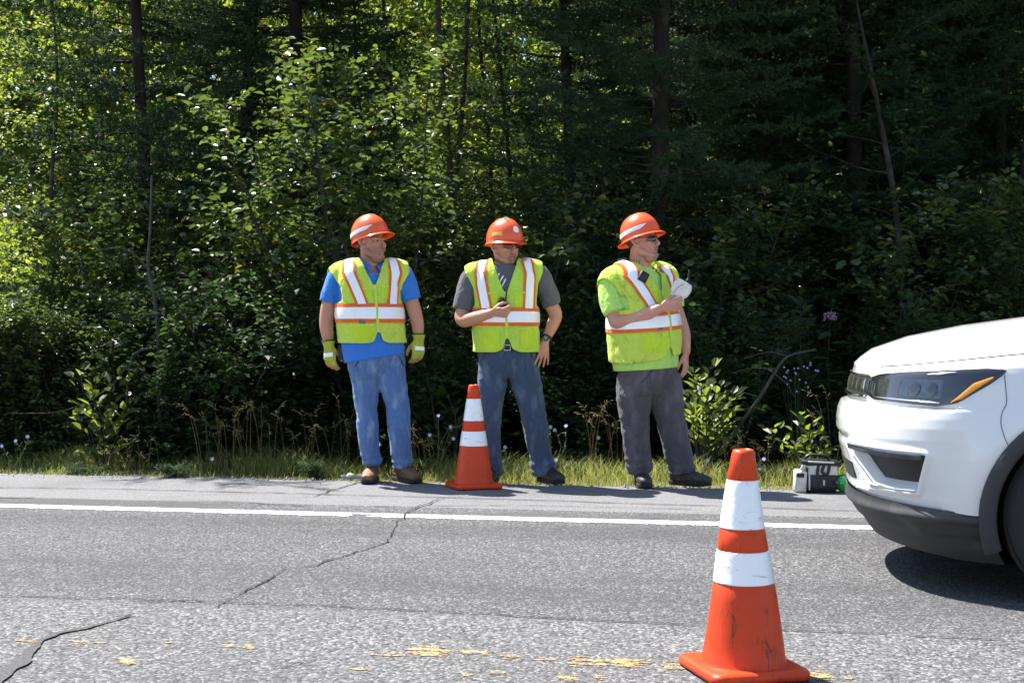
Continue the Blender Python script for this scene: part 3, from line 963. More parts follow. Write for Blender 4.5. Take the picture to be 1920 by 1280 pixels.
# ================================================================ people
def m_skin(name, col, stub):
    t = NT(name)
    v = t.coord()
    a = t.noise(v, 14, 4, 0.6); b = t.noise(v, 160, 3, 0.6)
    c = t.mix(a.outputs[0], scale3(col, 0.84), scale3(col, 1.14))
    at_ = t.n('Attribute', attribute_name='tint'); sp = t.n('SeparateColor'); t.l(at_.outputs['Color'], sp.inputs[0])
    c = t.mix(t.math('MULTIPLY', sp.outputs[0], stub), c, (0.10, 0.065, 0.05))
    c = t.mix(t.math('MULTIPLY', sp.outputs[1], 0.7), c, (0.30, 0.10, 0.08))
    c = t.mix(t.math('MULTIPLY', sp.outputs[2], 0.9), c, (0.05, 0.03, 0.02))
    return t.done(t.bsdf(c, 0.48, 0, 0.45, t.bump(b.outputs[0], 0.12, 0.004), Subsurface_Weight=0.12, Subsurface_Radius=(0.02, 0.008, 0.004)))

def m_cloth(name, col, trans=0.0, var=0.12, bump=0.5, dirt=None, damt=0.5, dscale=5, weave=900, fold=(9, 9, 4), rough=0.9, wear=None):
    t = NT(name)
    v = t.coord()
    a = t.noise(v, 5, 5, 0.6); w = t.noise(v, weave, 2, 0.5)
    fo = t.noise(t.coord('Object', fold), 2.2, 4, 0.55, 1.2)
    c = t.mix(a.outputs[0], scale3(col, 1 - var), scale3(col, 1 + var))
    c = t.mix(t.math('MULTIPLY', w.outputs[0], 0.22), c, scale3(col, 0.6))
    if wear is not None:
        wv = t.noise(t.coord('Object', (6, 6, 2.2)), 2.4, 4, 0.55)
        c = t.mix(t.math('MULTIPLY', t.ramp(wv.outputs[0], 0.46, 0.68), 0.65), c, wear)
    if dirt is not None:
        d = t.noise(v, dscale, 6, 0.7, 0.6)
        c = t.mix(t.math('MULTIPLY', t.ramp(d.outputs[0], 0.53, 0.74), damt), c, dirt)
    n1 = t.bump(fo.outputs[0], bump, 0.05)
    n2 = t.bump(w.outputs[0], 0.12, 0.002, n1)
    sh = t.bsdf(c, rough, 0, 0.15, n2, Sheen_Weight=0.15)
    if trans:
        tr = t.n('BsdfTranslucent'); t.put(tr.inputs[0], c); t.l(n1, tr.inputs[1])
        ms = t.n('MixShader'); ms.inputs[0].default_value = trans
        t.l(sh, ms.inputs[1]); t.l(tr.outputs[0], ms.inputs[2]); sh = ms.outputs[0]
    return t.done(sh)

def m_hat():
    t = NT('orange hard hat shell')
    a = t.noise(t.coord(), 18, 4, 0.6)
    c = t.mix(a.outputs[0], (0.86, 0.115, 0.03), (0.92, 0.145, 0.04))
    sh = t.bsdf(c, 0.3, 0, 0.5, None, Coat_Weight=0.3, Coat_Roughness=0.15)
    tr = t.n('BsdfTranslucent'); t.put(tr.inputs[0], (0.9, 0.20, 0.03))
    ms = t.n('MixShader'); ms.inputs[0].default_value = 0.16
    t.l(sh, ms.inputs[1]); t.l(tr.outputs[0], ms.inputs[2])
    return t.done(ms.outputs[0])

M_SEAM = pmat('dark seam', (0.03, 0.035, 0.05), 0.9)
LIME = (0.73, 0.96, 0.13)
M_VEST = [m_cloth('lime vest mesh', LIME, 0.22, dirt=(0.42, 0.42, 0.05), damt=0.45, weave=500),
          m_cloth('lime vest mesh clean', (0.68, 0.97, 0.12), 0.25, weave=500),
          m_cloth('lime vest mesh stained', (0.73, 0.94, 0.13), 0.22, dirt=(0.27, 0.25, 0.04), damt=0.8, dscale=7, weave=500)]
M_TRIM = m_cloth('orange trim tape', (0.92, 0.17, 0.03), 0.1, bump=0.2)
M_RETRO = m_reflect('silver reflective tape', 0.16)
M_POCKET = m_cloth('lime pocket cloth', (0.62, 0.84, 0.05), 0.1)
M_HAT = m_hat()
M_WHITE = pmat('white sticker', (0.86, 0.86, 0.87), 0.3, var=0.04)
M_YELSTICK = pmat('orange yellow sticker', (0.9, 0.50, 0.08), 0.35, var=0.05)
M_DARK = pmat('black strap', (0.012, 0.012, 0.013), 0.6, var=0.3)
M_EYE = pmat('eye', (0.10, 0.08, 0.07), 0.2, var=0.2)
M_HAIR = pmat('short dark hair', (0.055, 0.038, 0.030), 0.7, var=0.4, vscale=120, bump=0.6, bscale=220)
M_LENS = [None, pmat('smoked red lens', (0.10, 0.012, 0.012), 0.06, var=0.1, Coat_Weight=1.0), pmat('black lens', (0.008, 0.009, 0.012), 0.05, var=0.1, Coat_Weight=1.0)]
M_SOLE = pmat('dark boot sole', (0.02, 0.018, 0.016), 0.85, var=0.3, bump=0.3, bscale=90, dirt=(0.10, 0.09, 0.08), dscale=14, damt=0.5)
M_BOOT = [pmat('tan leather', (0.17, 0.085, 0.04), 0.6, var=0.3, vscale=12, bump=0.3, bscale=60, dirt=(0.06, 0.04, 0.03), dscale=9, damt=0.7),
          pmat('black leather', (0.018, 0.018, 0.02), 0.5, var=0.3, bump=0.3, bscale=60, dirt=(0.08, 0.075, 0.07), dscale=9, damt=0.4),
          pmat('charcoal leather', (0.03, 0.029, 0.029), 0.6, var=0.3, bump=0.3, bscale=60, dirt=(0.10, 0.09, 0.085), dscale=8, damt=0.5)]
M_GLOVE = m_cloth('lime work glove', (0.42, 0.48, 0.06), 0.0, dirt=(0.20, 0.17, 0.05), damt=0.8, dscale=12)
M_GLOVE_PALM = m_cloth('tan glove leather', (0.42, 0.27, 0.07), 0.0)

def basis(yaw, pitch=0.0, roll=0.0):
    """local (x side, -y facing, z up) -> person frame; yaw turns towards image right, pitch lifts the face"""
    return Matrix.Rotation(yaw, 4, 'Z') @ Matrix.Rotation(-pitch, 4, 'X') @ Matrix.Rotation(roll, 4, 'Y')

def hand(g, wrist, zdir, palm, thumb_sgn, curl=(0.3, 0.4, 0.3), sc=1.0, spread=0.06, thumb=(0.75, 0.25, 0.6), fat=1.0):
    """five-fingered hand: zdir = finger direction, palm = palm normal"""
    z = Vector(zdir).normalized(); y = Vector(palm); y = (y - z * y.dot(z)).normalized(); x = y.cross(z) * thumb_sgn
    M = Matrix(((x.x, y.x, z.x, wrist[0]), (x.y, y.y, z.y, wrist[1]), (x.z, y.z, z.z, wrist[2]), (0, 0, 0, 1)))
    def S_(pts, rad, seg=10):
        p = [tuple(M @ (Vector(q) * sc)) for q in pts]
        g.add(*sweep(p, [(r[0] * sc * fat, r[1] * sc * fat) if not np.isscalar(r) else r * sc * fat for r in rad], seg, ref=tuple(x), m=3))
    S_([(0, 0, -0.02), (0, 0, 0.02), (0.002, 0.002, 0.055), (0, 0, 0.09)], [(0.026, 0.019), (0.031, 0.018), (0.041, 0.016), (0.041, 0.013)], 14)
    for i, (bx, ln, r) in enumerate(((0.031, 0.074, 0.0093), (0.0105, 0.083, 0.0095), (-0.0105, 0.077, 0.0092), (-0.030, 0.060, 0.0083))):
        c = [q * (1 + 0.12 * (i - 1)) for q in curl]
        p = Vector((bx, 0, 0.082)); pts = [p.copy()]; ang = 0.05
        sx = spread * (1.5 - i)
        p = p + Vector((sx * 0.012, 0, 0.012)); pts.append(p.copy())
        for k, fr in enumerate((0.46, 0.30, 0.24)):
            ang += c[k]
            d = Vector((sx * math.cos(ang), math.sin(ang), math.cos(ang)))
            p = p + d.normalized() * ln * fr * 1.1; pts.append(p.copy())
        S_(pts, [r, r * 1.05, r * 1.04, r * 0.95, r * 0.8])
    t0 = Vector((0.022, 0.004, 0.022)); td = Vector(thumb).normalized()
    t1 = t0 + td * 0.045; td2 = (td + Vector((-0.25, 0.15, 0.35))).normalized()
    t2 = t1 + td2 * 0.034; td3 = (td2 + Vector((-0.3, 0.15, 0.3))).normalized(); t3 = t2 + td3 * 0.026
    S_([t0, t1, t2, t3], [0.0155, 0.0125, 0.011, 0.009])
    return M

def head(g, M, sc, neck_to, neck_r, jowl=0.0):
    A = M @ Matrix.Scale(sc, 4)
    def E(c, r, rot=None):
        v, f = ellipsoid((0, 0, 0), r, 20, 14)
        if rot is not None: v = xf(v, rot)
        g.add(xf(v + np.array(c), A), f)
    def T(p, r, seg=10, ref=(1, 0, 0)):
        v, f = sweep(p, r, seg, ref=ref, m=3); g.add(xf(v, A), f)
    E((0, 0.012, 0.03), (0.077, 0.098, 0.095))
    E((0, -0.030, -0.040), (0.062, 0.062, 0.085))
    E((0, 0.005, -0.03), (0.072, 0.075, 0.06))
    T([(-0.064, 0.010, -0.03), (-0.060, -0.005, -0.070), (-0.040, -0.050, -0.098), (0, -0.074, -0.108), (0.040, -0.050, -0.098), (0.060, -0.005, -0.070), (0.064, 0.010, -0.03)], [0.022, 0.024 + jowl * 0.3, 0.022, 0.020, 0.022, 0.024 + jowl * 0.3, 0.022])
    E((0, -0.082, -0.106), (0.024, 0.018, 0.020))
    if jowl: E((0, -0.04, -0.115), (0.045 + jowl, 0.045, 0.028 + jowl))
    # nose
    T([(0, -0.088, 0.012), (0, -0.100, -0.012), (0, -0.112, -0.032), (0, -0.112, -0.042)], [(0.009, 0.008), (0.010, 0.010), (0.012, 0.012), (0.010, 0.008)])
    for s_ in (-1, 1):
        E((s_ * 0.013, -0.098, -0.042), (0.009, 0.011, 0.008))
        E((s_ * 0.043, -0.060, -0.024), (0.021, 0.024, 0.020))
        E((s_ * 0.030, -0.068, -0.052), (0.026, 0.022, 0.030))
        T([(s_ * 0.060, -0.058, 0.010), (s_ * 0.040, -0.080, 0.022), (s_ * 0.014, -0.092, 0.017)], [0.009, 0.011, 0.008])
        T([(s_ * 0.048, -0.070, 0.005), (s_ * 0.032, -0.080, 0.009), (s_ * 0.018, -0.080, 0.003)], [0.005, 0.006, 0.005])
        T([(s_ * 0.048, -0.070, -0.007), (s_ * 0.032, -0.079, -0.011), (s_ * 0.018, -0.080, -0.006)], [0.005, 0.006, 0.005])
        # ear: raised rim round a hollow, lobe below
        T([(s_ * 0.080, -0.002, -0.030), (s_ * 0.090, 0.008, -0.032), (s_ * 0.097, 0.024, -0.008), (s_ * 0.103, 0.032, 0.014), (s_ * 0.102, 0.024, 0.032), (s_ * 0.094, 0.006, 0.034), (s_ * 0.084, -0.004, 0.022), (s_ * 0.078, 0.004, 0.008)], [0.0075, 0.0085, 0.0065, 0.0065, 0.0065, 0.006, 0.006, 0.005], 10)
        T([(s_ * 0.088, 0.018, -0.014), (s_ * 0.093, 0.021, 0.006), (s_ * 0.092, 0.014, 0.018)], [0.005, 0.005, 0.004])
        E((s_ * 0.070, 0.016, 0.002), (0.012, 0.016, 0.026), Matrix.Rotation(s_ * R(20), 4, 'Z'))
    T([(-0.025, -0.082, -0.070), (-0.010, -0.094, -0.066), (0, -0.094, -0.068), (0.010, -0.094, -0.066), (0.025, -0.082, -0.070)], [0.004, 0.0062, 0.006, 0.0062, 0.004])
    T([(-0.023, -0.080, -0.076), (0, -0.092, -0.081), (0.023, -0.080, -0.076)], [0.004, 0.0075, 0.004])
    # neck
    c = A @ Vector((0, 0.020, -0.055))
    q = Vector(neck_to)
    mid = c.lerp(q, 0.55)
    g.add(*sweep([tuple(c), tuple(mid), tuple(q)], [neck_r * 0.96, neck_r, neck_r * 1.12], 20, m=4))
    return A

def cut_mesh(me, keep, smooth=5):
    """drop the vertices where keep is false and even out the cut edge"""
    bm = bmesh.new(); bm.from_mesh(me); bm.verts.ensure_lookup_table()
    dead = [v for v, k in zip(bm.verts, keep) if not k]
    bmesh.ops.delete(bm, geom=dead, context='VERTS')
    bd = [v for v in bm.verts if v.is_boundary]
    for _ in range(smooth):
        new = {}
        for v in bd:
            nb = [e.other_vert(v).co for e in v.link_edges if e.is_boundary]
            if len(nb) >= 2:
                new[v] = v.co * 0.4 + (nb[0] + nb[1]) * 0.3
        for v, c in new.items(): v.co = c
    out = bpy.data.meshes.new('cut'); bm.to_mesh(out); bm.free()
    out.polygons.foreach_set('use_smooth', np.ones(len(out.polygons), dtype=bool))
    bpy.data.meshes.remove(me)
    return out

def folds(me, terms, mask=None):
    """push cloth out and in along its normals; terms = (amp, (fx, fy, fz), seed, tilt)"""
    v = get_v(me); n = get_n(me)
    d = np.zeros(len(v))
    for amp, fr, seed, tilt in terms:
        q = v.copy()
        q[:, 2] = v[:, 2] + tilt * v[:, 0]
        q[:, 0] = v[:, 0] - tilt * v[:, 2]
        warp = vnoise(v * 5, seed + 40, 2)[:, None] * 0.05
        r = 1 - 2 * np.abs(vnoise((q + warp) * np.array(fr), seed, 2))
        d += amp * (r - 0.45) * (1 if mask is None else mask(v))
    set_v(me, v + n * d[:, None])

def bvh_of(me):
    v = [Vector(q) for q in get_v(me)]
    return BVHTree.FromPolygons(v, [tuple(p.vertices) for p in me.polygons])

def strip(bvh, rows, w0, w1, off, nk=5, thick=0.0015):
    """band laid on a surface: rows = (origin, ray direction, lateral direction)"""
    P = np.zeros((len(rows), nk, 3)); last = None
    ok = np.ones(len(rows), bool)
    for i, (o, d, l) in enumerate(rows):
        o = Vector(o); d = Vector(d).normalized(); l = Vector(l).normalized()
        for k in range(nk):
            q = o + l * (w0 + (w1 - w0) * k / (nk - 1))
            h = bvh.ray_cast(q - d * 0.8, d)
            if h[0] is None:
                hn = bvh.find_nearest(q)
                loc, nr = hn[0], hn[1]
            else:
                loc, nr = h[0], h[1]
            if nr.dot(d) > 0: nr = -nr
            e = off if 0 < k < nk - 1 else off - 0.0015
            P[i, k] = loc + nr * e
    # take out jumps
    for _ in range(2):
        P[1:-1] = 0.5 * P[1:-1] + 0.25 * (P[:-2] + P[2:])
    return grid(P)

def hard_hat(parent, M, sc, rear=0.022, front=0.062, side=0.016, droop=0.0):
    """full shell with ribs, brim and inner face; M: frame at the rim level"""
    A = M @ Matrix.Scale(sc, 4)
    seg = 64
    th = np.linspace(0, 2 * PI, seg + 1)
    rx, ry, hz = 0.118, 0.140, 0.146
    rows = []
    def ringp(k, z, ex=0.0):
        f = np.clip(-np.sin(th), 0, 1); r_ = np.clip(np.sin(th), 0, 1)
        br = side + (front - side) * f ** 2.2 + (rear - side) * r_ ** 2.0
        x = (rx * k + ex * br) * np.cos(th); y = (ry * k + ex * br) * np.sin(th)
        zz = np.full(seg + 1, z) - ex * (0.012 + 0.010 * f ** 2 - droop * r_)
        return np.stack([x, y, zz], 1)
    ph = np.linspace(0.02, PI / 2, 18)
    for p in ph:
        q = ringp(math.sin(p) ** 0.92, hz * math.cos(p) ** 0.95)
        rid = 0.008 * np.exp(-(q[:, 0] / 0.012) ** 2) + 0.006 * np.exp(-((np.abs(q[:, 0]) - 0.034) / 0.009) ** 2)
        q[:, 2] += rid * math.cos(p) ** 0.6
        rows.append(q)
    rows.append(ringp(1.0, -0.010)); rows.append(ringp(1.01, -0.014, 0.15))
    for e in (0.4, 0.7, 0.95, 1.0): rows.append(ringp(1.01, -0.014, e))
    k = ringp(1.01, -0.019, 1.0); rows.append(k)
    for e in (0.7, 0.3, 0.0): rows.append(ringp(1.0, -0.018, e))
    for p in ph[::-1][2:]:
        rows.append(ringp(0.96 * math.sin(p), (hz - 0.005) * math.cos(p) - 0.004))
    v, f = grid(np.stack(rows))
    me = Geo().add(xf(v, A), f).mesh()
    o = obj('hard_hat', me, M_HAT, parent)
    return o, A, (rx, ry, hz)

def hat_patch(hat, name, mat, A, dims, t0, t1, lo, hi, off=0.0025, n=16):
    rx, ry, hz = dims
    rows = []
    for i in range(n):
        th = t0 + (t1 - t0) * i / (n - 1); fr = i / (n - 1)
        a, b = lo(fr), hi(fr)
        row = []
        for k in range(6):
            z = a + (b - a) * k / 5
            p = math.acos(min(1, (z / hz))) if z > 0 else PI / 2
            p = math.acos(min(1.0, max(z, 0) / hz) ** (1 / 0.95))
            s_ = math.sin(p) ** 0.92
            row.append(((rx * s_ + off) * math.cos(th), (ry * s_ + off) * math.sin(th), z))
        rows.append(row)
    v, f = grid(np.array(rows))
    return obj(name, Geo().add(xf(v, A), f).mesh(), mat, hat)

def boot(parent, p, yaw, mat, ln=0.30, shaft=0.16):
    """p: ankle centre on the ground"""
    M = Matrix.Translation(p) @ Matrix.Rotation(yaw, 4, 'Z')
    g = Geo()
    v, f = sweep([(0, 0.065, 0.055), (0, 0.03, 0.065), (0, -0.06, 0.062), (0, -0.13, 0.052), (0, -0.19, 0.045)], [(0.036, 0.040), (0.042, 0.046), (0.047, 0.046), (0.052, 0.038), (0.046, 0.030)], 18, ref=(1, 0, 0), m=5, sup=2.4)
    g.add(xf(v, M), f)
    v, f = sweep([(0, 0.025, 0.05), (0, 0.022, 0.10), (0, 0.02, shaft)], [(0.042, 0.052), (0.043, 0.054), (0.046, 0.056)], 18, m=4); g.add(xf(v, M), f)
    v, f = sweep([(0, -0.02, 0.13), (0, -0.06, 0.10), (0, -0.11, 0.078)], [(0.022, 0.016)] * 3, 10, m=3); g.add(xf(v, M), f)
    me = remesh(g, 0.006, 3)
    folds(me, [(0.003, (30, 30, 40), 3, 0.2)])
    o = obj('boot', me, mat, parent)
    # sole
    oy = np.linspace(0, 1, 25)
    prof = []
    for t_ in oy:
        y = 0.11 - t_ * (ln + 0.03)
        w = np.interp(t_, [0, 0.04, 0.15, 0.45, 0.75, 0.9, 0.97, 1.0], [0.006, 0.028, 0.043, 0.044, 0.056, 0.050, 0.030, 0.006])
        prof.append((w, y))
    out = [(w, y) for w, y in prof] + [(-w, y) for w, y in prof[::-1]]
    n = len(out); V = []
    for (k, z) in ((0.95, 0.0), (1.0, 0.004), (1.0, 0.026), (0.94, 0.032)):
        for (x, y) in out:
            V.append((x * k, (y + 0.06) * (0.985 if k < 1 else 1) - 0.06, z + (0.010 * max(0, (-0.12 - y) / 0.1) ** 2 if z < 0.01 else 0)))
    Fc = [tuple(range(n))[::-1], tuple(3 * n + j for j in range(n))]
    for i in range(3):
        for j in range(n):
            Fc.append((i * n + j, i * n + (j + 1) % n, (i + 1) * n + (j + 1) % n, (i + 1) * n + j))
    obj('sole', Geo().add(xf(V, M), Fc).mesh(smooth=False), M_SOLE, o)
    g = Geo()
    for k in range(4):
        zz = 0.140 - k * 0.018; yy = -0.030 - k * 0.026
        v, f = sweep([(-0.030, yy + 0.012, zz - 0.008), (0, yy - 0.012, zz + 0.008), (0.030, yy + 0.012, zz - 0.008)], [0.003] * 3, 6); g.add(xf(v, M), f)
    lc = obj('laces', g.mesh(), M_DARK, o)
    return o

def person(D):
    cx, gy = D['at']
    s = (gy - HOR) / CAMH
    base = ground(cx, gy)
    t = thing('person', D['label'], 'person', base, group='road workers on the shoulder')
    P = lambda px, py, y=0.0: ((px - cx) / s, y, (gy - py) / s)
    Z = lambda py: (gy - py) / s
    yaw = D['yaw']; side = Vector((math.cos(yaw), math.sin(yaw), 0)); fac = Vector((math.sin(yaw), -math.cos(yaw), 0))
    rings = D['torso']                             # (py, px, a, b, y)
    pts = [P(r[1], r[0], r[4]) for r in rings]
    def torso(g, off, i0=0, i1=None):
        g.add(*sweep(pts[i0:i1], [(r[2] + off, r[3] + off) for r in rings[i0:i1]], 40, ref=tuple(side), m=5, cap='flat', sup=2.25))
    def tube(key, off, g, ref=None, cap='round', seg=18):
        q = D[key]
        g.add(*sweep([P(*r[:3]) for r in q], [((r[3][0] + off, r[3][1] + off) if not np.isscalar(r[3]) else r[3] + off) for r in q], seg, ref=ref or tuple(side), m=5, cap=cap))
    # ---------------- body
    g = Geo()
    torso(g, -0.045)
    for k in ('legL', 'legR'):
        q = D[k]
        g.add(*sweep([P(*r[:3]) for r in q], [max(0.032, r[3] * (0.7 - 0.36 * i / (len(q) - 1))) for i, r in enumerate(q)], 16, ref=tuple(side), m=4))
    for k in ('armL', 'armR'): tube(k, 0, g)
    hx, hy = D['head']['px']
    HM = Matrix.Translation(P(hx, hy, D['head'].get('y', 0))) @ basis(*D['head']['rot'])
    HA = head(g, HM, D['head']['sc'], P(*D['head']['neck']), D['head']['neck_r'], D['head'].get('jowl', 0))
    for h in D['hands']:
        hand(g, P(*h['at']), h['z'], h['palm'], h['thumb'], h['curl'], h.get('sc', 1.0), h.get('spread', 0.06), h.get('td', (0.75, 0.25, 0.6)))
    body = remesh(g, 0.0042, 2, 0.5, 0.34)
    v = get_v(body); n = get_n(body)
    q = xf(v, HA.inverted())
    nz = vnoise(v * 60, 3, 2)
    st = np.clip((-0.030 + 0.012 * nz - q[:, 2]) / 0.02, 0, 1) * np.clip((0.03 - q[:, 1]) / 0.03, 0, 1) * np.clip((q[:, 2] + 0.150) / 0.02, 0, 1) * (np.abs(q[:, 0]) < 0.1)
    if D['head'].get('goatee'):
        st *= np.clip((0.036 - np.abs(q[:, 0])) / 0.012, 0, 1) * np.clip((-0.05 - q[:, 1]) / 0.02, 0, 1) * np.clip((-0.048 - q[:, 2]) / 0.006, 0, 1) + 0.35
    lip = np.exp(-((q[:, 2] + 0.074) / 0.008) ** 2) * np.clip((0.026 - np.abs(q[:, 0])) / 0.005, 0, 1) * (q[:, 1] < -0.078)
    dk = np.exp(-((q[:, 2] + 0.0738 + 0.0 * q[:, 0]) / (0.0022 if not D['head'].get('open') else 0.004)) ** 2) * np.clip((0.022 - np.abs(q[:, 0])) / 0.004, 0, 1) * (q[:, 1] < -0.078)
    brow = np.exp(-((q[:, 2] - 0.022 + 0.10 * np.abs(np.abs(q[:, 0]) - 0.03)) / 0.0045) ** 2) * (np.abs(q[:, 0]) > 0.012) * (np.abs(q[:, 0]) < 0.055) * (q[:, 1] < -0.06)
    st = st * (1 - np.clip(lip * 1.5, 0, 1))
    at_ = body.attributes.new('tint', 'FLOAT_COLOR', 'POINT')
    c4 = np.stack([st, lip, np.clip(dk + 0.8 * brow, 0, 1), np.ones(len(v))], 1).astype(np.float32)
    at_.data.foreach_set('color', c4.ravel())
    obj('body', body, m_skin('skin', D['skin'], D['stubble']), t)
    # eyes
    for s_ in (-1, 1):
        o = obj('eye', Geo().add(*ellipsoid(tuple(HA @ Vector((s_ * 0.032, -0.0755, -0.001))), (0.0115, 0.0115, 0.0115))).mesh(), M_EYE, t)
    # hair: a short shell round the back and sides
    th = np.linspace(R(8), R(172), 40); zz = np.linspace(-0.048, 0.075, 14)
    Pg = np.zeros((40, 14, 3))
    for j, z in enumerate(zz):
        lo = -0.048 + 0.055 * np.clip((np.abs(th - PI / 2) - 1.15) / 0.5, 0, 1)
        z2 = np.maximum(z, lo)
        k = np.sqrt(np.clip(1 - ((z2 - 0.03) / 0.100) ** 2, 0.02, 1))
        Pg[:, j, 0] = 0.0805 * k * np.cos(th); Pg[:, j, 1] = 0.012 + 0.1015 * k * np.sin(th); Pg[:, j, 2] = z2
    v_, f_ = grid(Pg)
    obj('hair', Geo().add(xf(v_, HA), f_).mesh(), M_HAIR, t)
    # ---------------- trousers
    g = Geo()
    hp = D['hips']
    g.add(*sweep([P(r[1], r[0], r[4]) for r in hp], [(r[2], r[3]) for r in hp], 36, ref=tuple(side), m=4, cap='flat', sup=2.3))
    for k in ('legL', 'legR'): tube(k, 0, g, cap='flat', seg=24)
    tr = remesh(g, 0.0095, 4)
    zc, zk_ = D['crotch'], D['knee']
    def tm(v):
        z = v[:, 2]
        return 0.35 + 0.9 * np.exp(-((z - zc) / 0.09) ** 2) + 0.8 * np.exp(-((z - zk_) / 0.09) ** 2) + 1.3 * np.exp(-((z - 0.12) / 0.10) ** 2)
    folds(tr, [(0.006, (3.5, 3.5, 11), 61 + D['seed'], 0.4), (0.0055, (4.5, 4.5, 10), 71 + D['seed'], -0.6), (0.0015, (14, 14, 20), 81 + D['seed'], 0.2)], tm)
    folds(tr, [(0.005, (8, 8, 1.6), 91 + D['seed'], 0.1)])
    folds(tr, [(0.006, (2.5, 2.5, 14), 95 + D['seed'], 1.1)], lambda v: np.exp(-((v[:, 2] - zc) / 0.16) ** 2))
    v = get_v(tr); n = get_n(tr)
    ph = v[:, 2] * 2 * PI / 0.058 + 3.0 * vnoise(v * 7, 31 + D['seed'], 2)
    bunch = np.exp(-((v[:, 2] - 0.13) / 0.07) ** 2) * 0.008 + np.exp(-((v[:, 2] - zk_ - 0.02) / 0.06) ** 2) * 0.003
    set_v(tr, v + n * (bunch * np.sin(ph) * (0.5 + 0.5 * vnoise(v * 6, 33 + D['seed'], 2)))[:, None])
    tro = obj('trousers', tr, D['m_trousers'], t)
    # fly seam, pocket seam, belt
    bt = bvh_of(tr)
    fr = rings[0]
    zt = Z(hp[0][0])
    def fwd_row(lx, z, c):
        o = Vector((c[0], c[1], 0)) + side * lx; o.z = z
        return (o, -fac, side)
    hc = P(hp[1][1], hp[1][0], hp[1][4])
    v_, f_ = strip(bt, [fwd_row(0.0, z, hc) for z in np.linspace(zc + 0.05, zt, 14)], -0.016, 0.016, 0.0035)
    obj('fly', Geo().add(v_, f_).mesh(), D['m_trousers'], tro)
    for sg in (-1, 1):
        rows = []
        for i in range(9):
            fr_ = i / 8; o = Vector((hc[0], hc[1], zt - 0.03 - 0.10 * fr_ ** 1.5)) + side * sg * (0.10 + 0.075 * fr_)
            rows.append((o, -fac, side))
        v_, f_ = strip(bt, rows, -0.004, 0.004, 0.0035)
        obj('pocket_seam', Geo().add(v_, f_).mesh(), M_SEAM, tro)
    # ---------------- shirt
    g = Geo()
    torso(g, 0.0, D.get('shirt_from', 0))
    for k in ('slvL', 'slvR'): tube(k, 0, g, cap='flat', seg=24)
    sh = remesh(g, 0.0095, 4)
    folds(sh, [(0.0045, (10, 10, 3), 101 + D['seed'], 0.5), (0.004, (5, 5, 9), 111 + D['seed'], -0.8)], lambda v: np.clip((v[:, 2] - Z(D['torso'][0][0])) / 0.15, 0.3, 1))
    zn = Z(D['neckline'][1]); nc = Vector(P(D['neckline'][0], D['neckline'][1], D['neckline'][2]))
    v = get_v(sh)
    lx = (v - np.array(nc)) @ np.array(side); ly = (v - np.array(nc)) @ np.array(fac)
    vdep = D['vneck']                               # how far the front of the neckline drops
    keep = v[:, 2] < zn + 0.008 - np.clip(ly, -0.03, 0.1) * vdep
    rr_ = np.hypot(lx, ly)
    keep |= (rr_ > 0.17)
    sh = cut_mesh(sh, keep)
    shirt = obj('shirt', sh, D['m_shirt'], t)
    # ---------------- vest
    g = Geo()
    torso(g, 0.017)
    for k in ('slvL', 'slvR'):
        q = D[k][:3]; q = q[:2] + [tuple(q[1][i] * 0.55 + q[2][i] * 0.45 for i in range(4))]
        g.add(*sweep([P(*r[:3]) for r in q], [r[3] + 0.015 for r in q], 24, ref=tuple(side), m=5, cap='round'))
    ve = remesh(g, 0.008, 4)
    VV = D['vest']
    zh, zv, zt_, wN = Z(VV['hem']), Z(VV['v'][1]), Z(VV['top']), VV['wN']
    folds(ve, [(0.0032, (9, 9, 2.2), 131 + D['seed'], 0.2), (0.003, (5, 5, 8), 141 + D['seed'], -0.6)], lambda v: np.where(v[:, 2] < Z(VV['band'][1]) - 0.01, 1.5, 0.7))
    v = get_v(ve)
    zs = np.array([p[2] for p in pts]); oz = np.argsort(zs)
    cxs = np.interp(v[:, 2], zs[oz], np.array([p[0] for p in pts])[oz]); cys = np.interp(v[:, 2], zs[oz], np.array([p[1] for p in pts])[oz])
    dx, dy = v[:, 0] - cxs, v[:, 1] - cys
    lx = dx * side.x + dy * side.y; ly = dx * fac.x + dy * fac.y
    lx0 = lx + VV.get('cx', 0.0)
    keep = (v[:, 2] > zh + VV.get('hemtilt', 0) * lx) & (v[:, 2] < zt_)
    az, awL, awR = [Z(q[0]) for q in VV['arm']], [q[1] for q in VV['arm']], [q[2] for q in VV['arm']]
    o_ = np.argsort(az)
    aL = np.interp(v[:, 2], np.array(az)[o_], np.array(awL)[o_]); aR = np.interp(v[:, 2], np.array(az)[o_], np.array(awR)[o_])
    keep &= (lx > -aL) & (lx < aR)
    vw = wN * np.clip((v[:, 2] - zv) / (zt_ - zv), 0, 2) ** 0.85
    keep &= ~((np.abs(lx) < vw) & (ly > -0.02) & (v[:, 2] > zv))
    keep &= ~((np.abs(lx) < wN) & (ly <= -0.02) & (v[:, 2] > zt_ - 0.03))
    nh = VV['notch']
    zz_ = (v[:, 2] - zh) / nh
    nwid = np.where(zz_ < 0.35, 0.022 + 0.055 * np.clip(1 - zz_ / 0.35, 0, 1) ** 2, 0.022 * np.clip(1 - (zz_ - 0.35) / 0.65, 0, 1) ** 0.6)
    keep &= ~((np.abs(lx) < nwid) & (ly > 0) & (zz_ < 1))
    ve = cut_mesh(ve, keep, 8)
    bv = bvh_of(ve)
    vest = obj('vest', ve, D['m_vest'], t)
    sol = vest.modifiers.new('thickness', 'SOLIDIFY'); sol.thickness = 0.003; sol.offset = 1
